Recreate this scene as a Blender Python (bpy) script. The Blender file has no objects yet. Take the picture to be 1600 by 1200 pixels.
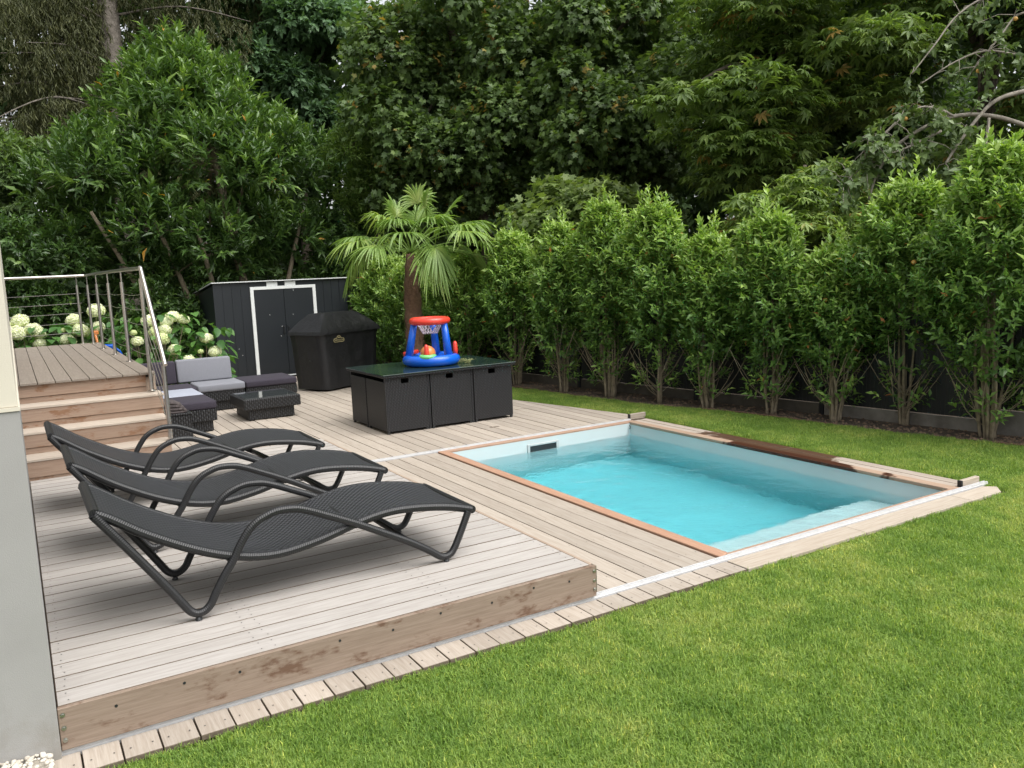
import bpy, bmesh, math, random
import numpy as np
from mathutils import Vector, Matrix

random.seed(7)
rad = math.radians
sc = bpy.context.scene
C = sc.collection

# ------------------------------------------------------------------ camera
def camera():
    yaw, pitch, roll = rad(59.2506), rad(7.7719), rad(-2.4355)
    f = Vector((math.cos(pitch) * math.cos(yaw), math.cos(pitch) * math.sin(yaw), -math.sin(pitch)))
    right = Vector((math.sin(yaw), -math.cos(yaw), 0.0))
    up = right.cross(f)
    c, s = math.cos(roll), math.sin(roll)
    r2 = c * right + s * up
    u2 = -s * right + c * up
    cd = bpy.data.cameras.new('camera')
    cd.sensor_width = 36.0
    cd.lens = 1302.934 / 1600.0 * 36.0
    cd.clip_start, cd.clip_end = 0.05, 1500.0
    o = bpy.data.objects.new('camera', cd)
    m = Matrix(((r2.x, u2.x, -f.x, -2.882), (r2.y, u2.y, -f.y, -3.960), (r2.z, u2.z, -f.z, 2.014), (0, 0, 0, 1)))
    o.matrix_world = m
    C.objects.link(o)
    sc.camera = o
camera()

# ------------------------------------------------------------------ sky, sun, exposure
SUN_EL, SUN_AZ = rad(60), rad(-62)          # azimuth measured from +X (east) anticlockwise
w = bpy.data.worlds.new('World')
sc.world = w
w.use_nodes = True
nt = w.node_tree
nt.nodes.clear()
sky = nt.nodes.new('ShaderNodeTexSky')
sky.sky_type = 'NISHITA'
sky.sun_disc = False
sky.sun_elevation = SUN_EL
sky.sun_rotation = rad(90) - SUN_AZ
sky.dust_density = 4.0
sky.air_density = 1.0
hs = nt.nodes.new('ShaderNodeHueSaturation')
hs.inputs['Saturation'].default_value = 0.16
bg = nt.nodes.new('ShaderNodeBackground')
bg.inputs['Strength'].default_value = 0.145
wo = nt.nodes.new('ShaderNodeOutputWorld')
nt.links.new(sky.outputs[0], hs.inputs['Color'])
nt.links.new(hs.outputs[0], bg.inputs['Color'])
nt.links.new(bg.outputs[0], wo.inputs['Surface'])
sd = bpy.data.lights.new('sun', 'SUN')
sd.energy = 1.25
sd.angle = rad(60)
sd.color = (1.0, 0.97, 0.92)
so = bpy.data.objects.new('sun', sd)
dirv = Vector((math.cos(SUN_EL) * math.cos(SUN_AZ), math.cos(SUN_EL) * math.sin(SUN_AZ), math.sin(SUN_EL)))
so.rotation_euler = dirv.to_track_quat('Z', 'Y').to_euler()
so.location = (8, 4, 20)
C.objects.link(so)
sc.view_settings.view_transform = 'Standard'
sc.view_settings.look = 'None'
sc.view_settings.gamma = 1.0
sc.view_settings.exposure = 0.95
sc.view_settings.use_curve_mapping = False
sc.render.engine = 'CYCLES'
sc.cycles.use_denoising = True
sc.cycles.max_bounces = 12
sc.cycles.diffuse_bounces = 6
sc.cycles.glossy_bounces = 4
sc.cycles.transmission_bounces = 8
sc.cycles.transparent_max_bounces = 8

# ------------------------------------------------------------------ mesh helpers
INV = {}

class MB:
    """collects polygons (with uv in metres) and links them as one mesh object"""
    def __init__(s):
        s.v, s.f, s.uv = [], [], []
    def add(s, vs, fs, uvs=None):
        k = len(s.v)
        s.v += [tuple(p) for p in vs]
        for i, fc in enumerate(fs):
            s.f.append(tuple(k + j for j in fc))
            s.uv.append(uvs[i] if uvs else None)
        return s
    def box(s, x0, y0, z0, x1, y1, z1):
        return s.add([(x0, y0, z0), (x1, y0, z0), (x1, y1, z0), (x0, y1, z0), (x0, y0, z1), (x1, y0, z1), (x1, y1, z1), (x0, y1, z1)],
                     [(0, 3, 2, 1), (4, 5, 6, 7), (0, 1, 5, 4), (1, 2, 6, 5), (2, 3, 7, 6), (3, 0, 4, 7)])
    def prism(s, poly, z0, z1):
        n = len(poly)
        vs = [(p[0], p[1], z0) for p in poly] + [(p[0], p[1], z1) for p in poly]
        return s.add(vs, [tuple(range(n - 1, -1, -1)), tuple(range(n, 2 * n))] + [(i, (i + 1) % n, n + (i + 1) % n, n + i) for i in range(n)])
    def sweep_x(s, prof, x0, x1):
        """profile in (y, z), pulled along x"""
        n = len(prof)
        vs = [(x0, a, b) for a, b in prof] + [(x1, a, b) for a, b in prof]
        return s.add(vs, [tuple(range(n - 1, -1, -1)), tuple(range(n, 2 * n))] + [(i, (i + 1) % n, n + (i + 1) % n, n + i) for i in range(n)])
    def tube(s, path, r, n=8, closed=False, caps=True, up=(0, 0, 1)):
        P = [Vector(p) for p in path]
        m = len(P)
        rs = r if isinstance(r, (list, tuple)) else [r] * m
        T = []
        for i in range(m):
            a = P[(i - 1) % m] if closed or i > 0 else P[i]
            b = P[(i + 1) % m] if closed or i < m - 1 else P[i]
            t = (b - a)
            T.append(t.normalized() if t.length > 1e-9 else Vector((0, 0, 1)))
        upv = Vector(up)
        if abs(T[0].dot(upv)) > 0.95:
            upv = Vector((1, 0, 0))
        N = (upv - T[0] * upv.dot(T[0])).normalized()
        k = len(s.v)
        L = 0.0
        ls = []
        for i in range(m):
            if i:
                L += (P[i] - P[i - 1]).length
                N = (N - T[i] * N.dot(T[i]))
                N = N.normalized() if N.length > 1e-6 else Vector((1, 0, 0))
            ls.append(L)
            B = T[i].cross(N)
            for j in range(n):
                a = 2 * math.pi * j / n
                s.v.append(tuple(P[i] + (N * math.cos(a) + B * math.sin(a)) * rs[i]))
        for i in range(m if closed else m - 1):
            i2 = (i + 1) % m
            l2 = ls[i2] if i2 else L + 0.02
            for j in range(n):
                j2 = (j + 1) % n
                s.f.append((k + i * n + j, k + i * n + j2, k + i2 * n + j2, k + i2 * n + j))
                c0, c1 = 2 * math.pi * rs[i] * j / n, 2 * math.pi * rs[i] * (j + 1) / n
                s.uv.append([(ls[i], c0), (ls[i], c1), (l2, c1), (l2, c0)])
        if caps and not closed:
            s.f.append(tuple(k + j for j in range(n - 1, -1, -1))); s.uv.append(None)
            s.f.append(tuple(k + (m - 1) * n + j for j in range(n))); s.uv.append(None)
        return s
    def lathe(s, prof, n=16, c=(0, 0, 0)):
        k = len(s.v)
        for r, z in prof:
            for j in range(n):
                a = 2 * math.pi * j / n
                s.v.append((c[0] + r * math.cos(a), c[1] + r * math.sin(a), c[2] + z))
        m = len(prof)
        for i in range(m - 1):
            for j in range(n):
                j2 = (j + 1) % n
                s.f.append((k + i * n + j, k + i * n + j2, k + (i + 1) * n + j2, k + (i + 1) * n + j)); s.uv.append(None)
        s.f.append(tuple(k + j for j in range(n - 1, -1, -1))); s.uv.append(None)
        s.f.append(tuple(k + (m - 1) * n + j for j in range(n))); s.uv.append(None)
        return s
    def torus(s, c, R, r, n=24, m=10, axis='z'):
        pts = [(c[0] + R * math.cos(2 * math.pi * i / n), c[1] + R * math.sin(2 * math.pi * i / n), c[2]) for i in range(n)]
        return s.tube(pts, r, m, closed=True)
    def ball(s, c, r, n=12, m=8, sz=1.0):
        prof = [(max(1e-4, r * math.sin(math.pi * i / m)), -r * sz * math.cos(math.pi * i / m)) for i in range(m + 1)]
        return s.lathe(prof, n, c)
    def xf(s, M):
        s.v = [tuple(M @ Vector(p)) for p in s.v]
        return s
    def mesh(s, name, mat, bevel=0.0, seg=1, smooth=False, M=None, side=None):
        vs = s.v if M is None else [tuple(M @ Vector(p)) for p in s.v]
        me = bpy.data.meshes.new(name)
        me.from_pydata(vs, [], s.f)
        ul = me.uv_layers.new(name='UVMap')
        data = []
        for p, u in zip(me.polygons, s.uv):
            if u:
                data += u
            else:
                nrm = p.normal
                ax = max(range(3), key=lambda i: abs(nrm[i]))
                for vi in p.vertices:
                    co = vs[vi]
                    data.append((co[1], co[2]) if ax == 0 else (co[0], co[2]) if ax == 1 else (co[0], co[1]))
        ul.data.foreach_set('uv', [t for q in data for t in q])
        if bevel:
            bm = bmesh.new(); bm.from_mesh(me)
            es = [e for e in bm.edges if len(e.link_faces) == 2 and e.calc_face_angle(0) > 0.5]
            bmesh.ops.bevel(bm, geom=es, offset=bevel, segments=seg, affect='EDGES', profile=0.5)
            bm.to_mesh(me); bm.free()
        if smooth:
            me.polygons.foreach_set('use_smooth', [True] * len(me.polygons))
            if smooth == 'auto':
                me.set_sharp_from_angle(angle=rad(35))
        if mat: me.materials.append(mat)
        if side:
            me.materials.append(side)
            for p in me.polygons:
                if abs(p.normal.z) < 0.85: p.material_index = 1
        me.update()
        return me
    def build(s, name, mat, parent=None, bevel=0.0, seg=1, smooth=False):
        M = INV.get(parent.name) if parent is not None else None
        return obj(name, s.mesh(name, mat, bevel, seg, smooth, M), parent)

def obj(name, me, parent=None, loc=None, rotz=0.0, scale=None):
    o = bpy.data.objects.new(name, me)
    C.objects.link(o)
    if parent is not None:
        o.parent = parent
        if parent.name in INV: INV[o.name] = INV[parent.name]
    if loc is not None: o.location = loc
    if rotz: o.rotation_euler = (0, 0, rotz)
    if scale is not None: o.scale = scale
    return o

def tag(o, label=None, cat=None, group=None, kind=None):
    if label: o['label'] = label
    if cat: o['category'] = cat
    if group: o['group'] = group
    if kind: o['kind'] = kind
    return o

def thing(name, label, cat, loc=(0, 0, 0), rotz=0.0, group=None):
    o = bpy.data.objects.new(name, None)
    C.objects.link(o)
    o.empty_display_size = 0.1
    o.location = loc
    o.rotation_euler = (0, 0, rotz)
    INV[o.name] = (Matrix.Translation(loc) @ Matrix.Rotation(rotz, 4, 'Z')).inverted()
    return tag(o, label, cat, group)

def copy_tree(o, parent=None):
    c = o.copy()
    C.objects.link(c)
    c.parent = parent
    for ch in list(o.children):
        copy_tree(ch, c)
    return c

def catmull(pts, k=5):
    P = [Vector(p) for p in pts]
    out = []
    for i in range(len(P) - 1):
        a, b, c, d = P[max(i - 1, 0)], P[i], P[i + 1], P[min(i + 2, len(P) - 1)]
        for j in range(k):
            t = j / k
            out.append(0.5 * ((2 * b) + (c - a) * t + (2 * a - 5 * b + 4 * c - d) * t * t + (3 * b - a - 3 * c + d) * t ** 3))
    out.append(P[-1])
    return out

# ------------------------------------------------------------------ materials
def newmat(name):
    m = bpy.data.materials.new(name)
    m.use_nodes = True
    t = m.node_tree
    t.nodes.clear()
    o = t.nodes.new('ShaderNodeOutputMaterial')
    p = t.nodes.new('ShaderNodeBsdfPrincipled')
    t.links.new(p.outputs[0], o.inputs['Surface'])
    return m, t, p, o

def N(t, kind, **kw):
    n = t.nodes.new(kind)
    for k, v in kw.items():
        if hasattr(n, k) and k not in ('Scale',):
            setattr(n, k, v)
        else:
            n.inputs[k.replace('_', ' ')].default_value = v
    return n

def math_node(t, op, a, b=None, clamp=False):
    n = t.nodes.new('ShaderNodeMath'); n.operation = op; n.use_clamp = clamp
    for i, x in enumerate((a, b)):
        if x is None: continue
        if isinstance(x, (int, float)): n.inputs[i].default_value = x
        else: t.links.new(x, n.inputs[i])
    return n.outputs[0]

def ramp(t, fac, stops):
    r = t.nodes.new('ShaderNodeValToRGB')
    e = r.color_ramp.elements
    while len(e) > 1: e.remove(e[-1])
    e[0].position = stops[0][0]; e[0].color = (*stops[0][1], 1)
    for p, c in stops[1:]:
        q = e.new(p); q.color = (*c, 1)
    t.links.new(fac, r.inputs[0])
    return r.outputs[0]

def mix(t, fac, a, b, mode='MIX'):
    n = t.nodes.new('ShaderNodeMix'); n.data_type = 'RGBA'; n.blend_type = mode
    for i, x in ((0, fac), (6, a), (7, b)):
        if isinstance(x, (int, float)): n.inputs[i].default_value = x
        elif isinstance(x, tuple): n.inputs[i].default_value = (*x, 1)
        else: t.links.new(x, n.inputs[i])
    return n.outputs[2]

def noise(t, vec, scale, detail=3.0, rough=0.55):
    n = t.nodes.new('ShaderNodeTexNoise')
    n.inputs['Scale'].default_value = scale
    n.inputs['Detail'].default_value = detail
    n.inputs['Roughness'].default_value = rough
    if vec is not None: t.links.new(vec, n.inputs['Vector'])
    return n.outputs['Fac']

def bump(t, p, h, strength=0.3, dist=0.01):
    b = t.nodes.new('ShaderNodeBump')
    b.inputs['Strength'].default_value = strength
    b.inputs['Distance'].default_value = dist
    t.links.new(h, b.inputs['Height'])
    t.links.new(b.outputs[0], p.inputs['Normal'])

def coords(t, which='Object', stretch=(1, 1, 1), per_object=0.0):
    tc = t.nodes.new('ShaderNodeTexCoord')
    v = tc.outputs[which]
    if per_object:
        oi = t.nodes.new('ShaderNodeObjectInfo')
        cm = t.nodes.new('ShaderNodeCombineXYZ')
        for i in range(3): t.links.new(math_node(t, 'MULTIPLY', oi.outputs['Random'], per_object * (1 + 0.37 * i)), cm.inputs[i])
        a = t.nodes.new('ShaderNodeVectorMath'); a.operation = 'ADD'
        t.links.new(v, a.inputs[0]); t.links.new(cm.outputs[0], a.inputs[1])
        v = a.outputs[0]
    mp = t.nodes.new('ShaderNodeMapping')
    mp.inputs['Scale'].default_value = stretch
    t.links.new(v, mp.inputs['Vector'])
    return mp.outputs[0]

def plain(name, c1, c2=None, rough=0.5, metal=0.0, scale=8.0, bs=0.0, bd=0.01, bscale=None, spec=0.5, rand=0.0):
    """two-tone noise material with fine relief"""
    m, t, p, o = newmat(name)
    c2 = c2 or tuple(x * 0.8 for x in c1)
    v = coords(t, 'Object')
    f = noise(t, v, scale, 4)
    col = ramp(t, f, [(0.3, c2), (0.7, c1)])
    if rand:
        oi = t.nodes.new('ShaderNodeObjectInfo')
        k = math_node(t, 'MULTIPLY_ADD', oi.outputs['Random'], 2 * rand)
        k.node.inputs[2].default_value = 1 - rand
        cm = t.nodes.new('ShaderNodeCombineColor')
        for i in range(3): t.links.new(k, cm.inputs[i])
        col = mix(t, 1.0, col, cm.outputs[0], 'MULTIPLY')
    t.links.new(col, p.inputs['Base Color'])
    p.inputs['Roughness'].default_value = rough
    p.inputs['Metallic'].default_value = metal
    p.inputs['Specular IOR Level'].default_value = spec
    if bs: bump(t, p, noise(t, v, bscale or scale * 6, 3), bs, bd)
    return m

def wood(name, light, dark, axis='y', rand=0.12, stain=None, rough=0.75, wet=None):
    m, t, p, o = newmat(name)
    st = {'x': (1.2, 22, 22), 'y': (22, 1.2, 22), 'z': (22, 22, 1.2)}[axis]
    v = coords(t, 'Object', st, 37.0)
    v2 = coords(t, 'Object', tuple(2.2 if s > 2 else 0.9 for s in st), 23.0)
    v3 = coords(t, 'Object', tuple(4 * s if s > 2 else 3 for s in st), 11.0)
    g = noise(t, v, 3.0, 5, 0.65)
    b = noise(t, v2, 1.6, 3, 0.5)
    fine = noise(t, v3, 3.0, 2, 0.6)
    col = ramp(t, g, [(0.28, dark), (0.62, light)])
    col = mix(t, math_node(t, 'MULTIPLY', b, 0.55), col, tuple(0.5 * (a + c) for a, c in zip(light, dark)))
    col = mix(t, math_node(t, 'MULTIPLY', math_node(t, 'SUBTRACT', fine, 0.45, True), 0.9), col, tuple(0.6 * c for c in dark))
    oi = t.nodes.new('ShaderNodeObjectInfo')
    k = math_node(t, 'MULTIPLY_ADD', oi.outputs['Random'], 2 * rand)
    k.node.inputs[2].default_value = 1 - rand
    cm = t.nodes.new('ShaderNodeCombineColor')
    for i in range(3): t.links.new(k, cm.inputs[i])
    col = mix(t, 1.0, col, cm.outputs[0], 'MULTIPLY')
    if stain:
        # rust-brown tannin marks
        sv = coords(t, 'Object', {'x': (1.0, 1, 2.2), 'y': (1, 1.0, 2.2), 'z': (1, 1, 1)}[axis], 9.0)
        s1 = noise(t, sv, 3.6, 8, 0.66)
        s2 = noise(t, sv, 11.0, 3, 0.6)
        sf = math_node(t, 'MULTIPLY', math_node(t, 'MULTIPLY', math_node(t, 'SUBTRACT', s1, 0.52, True), 14.0, True), math_node(t, 'MULTIPLY', math_node(t, 'SUBTRACT', s2, 0.38, True), 5.0, True))
        col = mix(t, math_node(t, 'MULTIPLY', sf, 0.7), col, stain)
    t.links.new(col, p.inputs['Base Color'])
    p.inputs['Roughness'].default_value = rough
    p.inputs['Specular IOR Level'].default_value = 0.3
    if wet:
        # spilt water soaked into the boards between two places along the pool
        gp = t.nodes.new('ShaderNodeNewGeometry')
        sx = t.nodes.new('ShaderNodeSeparateXYZ'); t.links.new(gp.outputs['Position'], sx.inputs[0])
        nz = noise(t, gp.outputs['Position'], 2.3, 4, 0.6)
        a = math_node(t, 'SUBTRACT', 1.0, math_node(t, 'MULTIPLY', math_node(t, 'ABSOLUTE', math_node(t, 'SUBTRACT', sx.outputs['Y'], wet[0])), 1.0 / wet[1]), True)
        a = math_node(t, 'ADD', a, math_node(t, 'MULTIPLY', math_node(t, 'SUBTRACT', nz, 0.5), 1.3))
        a = math_node(t, 'MULTIPLY', math_node(t, 'SUBTRACT', a, wet[2]), 14.0, True)
        col = mix(t, a, col, wet[3])
        t.links.new(col, p.inputs['Base Color'])
        t.links.new(math_node(t, 'MULTIPLY_ADD', a, -0.45), p.inputs['Roughness'])
        p.inputs['Roughness'].links[0].from_node.inputs[2].default_value = rough
    bump(t, p, g, 0.25, 0.004)
    return m

def wicker(name, c_hi, c_lo, pitch=0.012, uv=True, rough=0.45, mode='weave', strength=0.8):
    m, t, p, o = newmat(name)
    tc = t.nodes.new('ShaderNodeTexCoord')
    sx = t.nodes.new('ShaderNodeSeparateXYZ')
    t.links.new(tc.outputs['UV' if uv else 'Object'], sx.inputs[0])
    k = math.pi / pitch
    a = math_node(t, 'SINE', math_node(t, 'MULTIPLY', sx.outputs['X'], k))
    b = math_node(t, 'SINE', math_node(t, 'MULTIPLY', sx.outputs['Y'], k))
    if mode == 'weave':
        h = math_node(t, 'MULTIPLY_ADD', math_node(t, 'MULTIPLY', a, b), 0.5); h.node.inputs[2].default_value = 0.5
    elif mode == 'wrap':
        h = math_node(t, 'ABSOLUTE', math_node(t, 'SINE', math_node(t, 'ADD', math_node(t, 'MULTIPLY', sx.outputs['X'], k), math_node(t, 'MULTIPLY', sx.outputs['Y'], 40.0))))
    else:  # ribs: upright strands woven over and under
        rib = math_node(t, 'ABSOLUTE', a)
        h = math_node(t, 'ADD', math_node(t, 'MULTIPLY', rib, 0.7), math_node(t, 'MULTIPLY', math_node(t, 'MULTIPLY', a, b), 0.3), True)
    nz = noise(t, tc.outputs['Object'], 30, 3)
    h2 = math_node(t, 'ADD', h, math_node(t, 'MULTIPLY', nz, 0.25))
    t.links.new(ramp(t, h2, [(0.15, c_lo), (0.95, c_hi)]), p.inputs['Base Color'])  # strand highlights and the dark between strands are put into the colour
    p.inputs['Roughness'].default_value = rough
    bump(t, p, h, strength, pitch * 0.35)
    return m

def leafmat(name, stops, rough=0.42, trans=0.28, spec=0.45, gain=1.0):
    stops = [(a, tuple(min(0.85, c * gain) for c in b)) for a, b in stops]
    m, t, p, o = newmat(name)
    at = t.nodes.new('ShaderNodeAttribute'); at.attribute_name = 'tint'
    col = ramp(t, at.outputs['Fac'], stops)
    t.links.new(col, p.inputs['Base Color'])
    p.inputs['Roughness'].default_value = rough
    p.inputs['Specular IOR Level'].default_value = spec
    tr = t.nodes.new('ShaderNodeBsdfTranslucent')
    c2 = mix(t, 1.0, col, (1.25, 1.35, 0.55), 'MULTIPLY')
    t.links.new(c2, tr.inputs['Color'])
    mx = t.nodes.new('ShaderNodeMixShader'); mx.inputs[0].default_value = trans
    t.links.new(p.outputs[0], mx.inputs[1]); t.links.new(tr.outputs[0], mx.inputs[2])
    t.links.new(mx.outputs[0], o.inputs['Surface'])
    return m

M = {}
M['deck'] = wood('weathered_deck', (0.425, 0.375, 0.32), (0.30, 0.25, 0.20), 'y')
M['deck_pale'] = wood('silvered_deck', (0.545, 0.515, 0.475), (0.40, 0.36, 0.32), 'y', rand=0.06)
M['deck_x'] = wood('weathered_deck_lengthwise', (0.46, 0.405, 0.335), (0.33, 0.265, 0.205), 'x')
M['deck_wet'] = wood('weathered_deck_soaked', (0.46, 0.40, 0.34), (0.33, 0.265, 0.21), 'y', wet=(2.15, 1.6, 0.42, (0.10, 0.055, 0.035)))
M['deck_grey'] = wood('grey_landing_deck', (0.285, 0.245, 0.205), (0.20, 0.165, 0.135), 'y', rand=0.08)
M['tread'] = wood('pale_tread', (0.50, 0.44, 0.37), (0.37, 0.30, 0.24), 'x')
M['fascia'] = wood('brown_fascia', (0.275, 0.212, 0.165), (0.19, 0.138, 0.102), 'x', rand=0.05, stain=(0.085, 0.034, 0.014))
M['fascia_y'] = wood('brown_fascia_side', (0.40, 0.32, 0.25), (0.28, 0.20, 0.15), 'y', rand=0.05)
M['riser'] = wood('brown_riser', (0.335, 0.245, 0.185), (0.235, 0.155, 0.11), 'x', rand=0.07, stain=(0.19, 0.085, 0.035))
M['coping_x'] = wood('red_coping', (0.42, 0.285, 0.205), (0.29, 0.175, 0.12), 'x', rand=0.04)
M['coping_y'] = wood('red_coping_long', (0.43, 0.265, 0.18), (0.29, 0.155, 0.10), 'y', rand=0.04)
M['coping_wet'] = wood('red_coping_soaked', (0.41, 0.30, 0.22), (0.28, 0.185, 0.13), 'y', rand=0.04, wet=(1.9, 1.9, 0.5, (0.065, 0.025, 0.015)))
M['joint'] = wood('grimy_shaded_board_edge', (0.17, 0.135, 0.10), (0.09, 0.068, 0.05), 'y', rand=0.05)  # board edges darkened: grime plus the shade of the gaps, put into the colour
M['dark_frame'] = plain('dark_subframe', (0.03, 0.025, 0.02), rough=0.9)
M['soil'] = plain('bed_soil', (0.115, 0.085, 0.06), (0.05, 0.036, 0.025), 0.95, scale=9, bs=0.8, bd=0.03, bscale=40)
M['chip'] = plain('bark_chip', (0.24, 0.165, 0.11), (0.09, 0.06, 0.04), 0.9, scale=3)
M['alu'] = plain('white_aluminium', (0.55, 0.55, 0.55), (0.46, 0.46, 0.46), 0.38, 0.0, 20)
M['steel'] = plain('brushed_steel', (0.62, 0.59, 0.56), (0.54, 0.51, 0.48), 0.28, 1.0, 40, bs=0.05, bd=0.002)
M['zinc'] = plain('zinc_bolt', (0.55, 0.55, 0.53), (0.4, 0.4, 0.38), 0.35, 1.0, 40)
M['cream'] = plain('cream_render', (0.58, 0.545, 0.455), (0.54, 0.505, 0.42), 0.9, scale=3, bs=0.25, bd=0.003, bscale=200)
M['plinth'] = plain('grey_render', (0.315, 0.31, 0.30), (0.28, 0.275, 0.265), 0.92, scale=2.5, bs=0.35, bd=0.003, bscale=260)
def splash(m):
    # rain splash and dirt marks low on the plinth
    t = m.node_tree
    p = next(n for n in t.nodes if n.type == 'BSDF_PRINCIPLED')
    src = p.inputs['Base Color'].links[0].from_socket
    gp = t.nodes.new('ShaderNodeNewGeometry')
    sx = t.nodes.new('ShaderNodeSeparateXYZ'); t.links.new(gp.outputs['Position'], sx.inputs[0])
    nz = noise(t, gp.outputs['Position'], 7.0, 6, 0.7)
    st_ = coords(t, 'Object', (14, 14, 0.8))
    run = noise(t, st_, 1.0, 3, 0.6)
    lowf = math_node(t, 'SUBTRACT', 0.45, sx.outputs['Z'], True)
    a = math_node(t, 'MULTIPLY', math_node(t, 'SUBTRACT', math_node(t, 'ADD', nz, lowf), 0.72, True), 2.0, True)
    col = mix(t, math_node(t, 'MULTIPLY', a, 0.6), src, (0.17, 0.145, 0.105))
    col = mix(t, math_node(t, 'MULTIPLY', math_node(t, 'SUBTRACT', run, 0.58, True), 1.1), col, (0.17, 0.165, 0.15))
    t.links.new(col, p.inputs['Base Color'])
splash(M['plinth'])
M['pebble'] = plain('white_pebble', (0.60, 0.57, 0.50), (0.42, 0.37, 0.30), 0.8, scale=14, bs=0.3, bd=0.005)
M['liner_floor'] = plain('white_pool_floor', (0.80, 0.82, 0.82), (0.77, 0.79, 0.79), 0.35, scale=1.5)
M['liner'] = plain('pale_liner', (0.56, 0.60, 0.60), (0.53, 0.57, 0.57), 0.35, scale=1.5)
M['grey_plastic'] = plain('grey_plastic', (0.50, 0.52, 0.52), None, 0.4)
M['dark_plastic'] = plain('dark_plastic', (0.02, 0.022, 0.024), None, 0.4)
M['weave'] = wicker('black_seat_weave', (0.046, 0.048, 0.054), (0.0025, 0.0025, 0.003), 0.021, mode='weave', rough=0.42, strength=1.0)
M['wrap'] = wicker('black_wrapped_tube', (0.0125, 0.013, 0.0145), (0.005, 0.005, 0.0055), 0.012, mode='wrap', rough=0.42, strength=0.35)
M['rib'] = wicker('black_rib_wicker', (0.024, 0.025, 0.027), (0.003, 0.003, 0.0035), 0.03, mode='rib', rough=0.5)
M['brown_rib'] = wicker('black_cube_wicker', (0.026, 0.0265, 0.030), (0.003, 0.003, 0.0035), 0.021, mode='rib', rough=0.45, strength=1.0)
M['grey_cloth'] = plain('light_grey_cloth', (0.21, 0.215, 0.24), (0.185, 0.19, 0.215), 0.95, scale=60, bs=0.25, bd=0.002, bscale=500)
M['pale_cloth'] = plain('pale_lilac_cloth', (0.33, 0.35, 0.41), (0.30, 0.32, 0.38), 0.95, scale=40, bs=0.25, bd=0.002, bscale=500)
M['dark_cloth'] = plain('aubergine_cloth', (0.038, 0.032, 0.046), (0.030, 0.025, 0.036), 0.95, scale=40, bs=0.25, bd=0.002, bscale=500)
M['blanket'] = plain('grey_brown_blanket', (0.085, 0.07, 0.07), (0.05, 0.042, 0.042), 0.95, scale=25, bs=0.4, bd=0.004, bscale=200)
M['cover'] = plain('black_cover_fabric', (0.0105, 0.011, 0.0125), (0.007, 0.0073, 0.0085), 0.55, scale=5, bs=0.6, bd=0.035, bscale=6)
M['gold'] = plain('gold_print', (0.42, 0.37, 0.20), (0.36, 0.31, 0.16), 0.5)
M['anthracite'] = plain('anthracite_sheet', (0.0145, 0.018, 0.022), (0.0115, 0.0145, 0.018), 0.42, scale=2)
M['white_metal'] = plain('white_metal', (0.74, 0.76, 0.75), (0.68, 0.70, 0.69), 0.5, scale=8)
M['fence'] = plain('anthracite_fence', (0.010, 0.012, 0.015), (0.007, 0.009, 0.011), 0.5, scale=3)
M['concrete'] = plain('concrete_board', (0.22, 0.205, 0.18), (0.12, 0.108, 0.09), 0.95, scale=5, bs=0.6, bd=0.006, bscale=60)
M['concrete_dark'] = plain('dark_concrete_board', (0.10, 0.088, 0.07), (0.055, 0.047, 0.037), 0.95, scale=5, bs=0.6, bd=0.006, bscale=60)  # darker, browner tone of the concrete for the further boards
M['hose'] = plain('brown_hose', (0.15, 0.085, 0.055), (0.10, 0.055, 0.035), 0.6)
M['red_vinyl'] = plain('red_vinyl', (0.72, 0.055, 0.035), (0.68, 0.05, 0.03), 0.25, scale=3)
M['blue_vinyl'] = plain('blue_vinyl', (0.008, 0.115, 0.62), (0.007, 0.10, 0.56), 0.2, scale=3)
M['green_vinyl'] = plain('green_vinyl', (0.18, 0.62, 0.22), None, 0.25, scale=3)
M['orange_vinyl'] = plain('orange_vinyl', (0.75, 0.26, 0.07), None, 0.3, scale=3)
M['pink_vinyl'] = plain('clear_pink_vinyl', (0.62, 0.45, 0.55), (0.55, 0.5, 0.62), 0.2, scale=6)
M['net'] = plain('white_net', (0.62, 0.55, 0.62), None, 0.8)
M['bark'] = plain('grey_bark', (0.165, 0.135, 0.10), (0.075, 0.06, 0.045), 0.95, scale=14, bs=0.9, bd=0.02, bscale=30)
M['bark_pale'] = plain('pale_stem_bark', (0.31, 0.26, 0.18), (0.18, 0.145, 0.10), 0.9, scale=14, bs=0.6, bd=0.01, bscale=40)
M['bark_grey'] = plain('lichen_grey_bark', (0.33, 0.30, 0.25), (0.18, 0.16, 0.13), 0.95, scale=14, bs=0.7, bd=0.01, bscale=40)
M['bark_conifer'] = plain('brown_grey_bark', (0.20, 0.175, 0.145), (0.09, 0.078, 0.062), 0.95, scale=9, bs=0.9, bd=0.03, bscale=22)
M['fibre'] = plain('palm_fibre', (0.23, 0.135, 0.088), (0.105, 0.062, 0.04), 0.95, scale=25, bs=0.9, bd=0.02, bscale=60)
M['apple'] = plain('yellow_apple', (0.62, 0.42, 0.10), (0.50, 0.20, 0.05), 0.35, scale=10)
M['straw'] = plain('dry_cutting', (0.25, 0.27, 0.10), (0.15, 0.17, 0.06), 0.8)
M['floret'] = leafmat('hydrangea_floret', [(0.0, (0.55, 0.63, 0.28)), (0.35, (0.76, 0.80, 0.52)), (1.0, (0.84, 0.85, 0.70))], 0.7, 0.2, 0.2)

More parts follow.
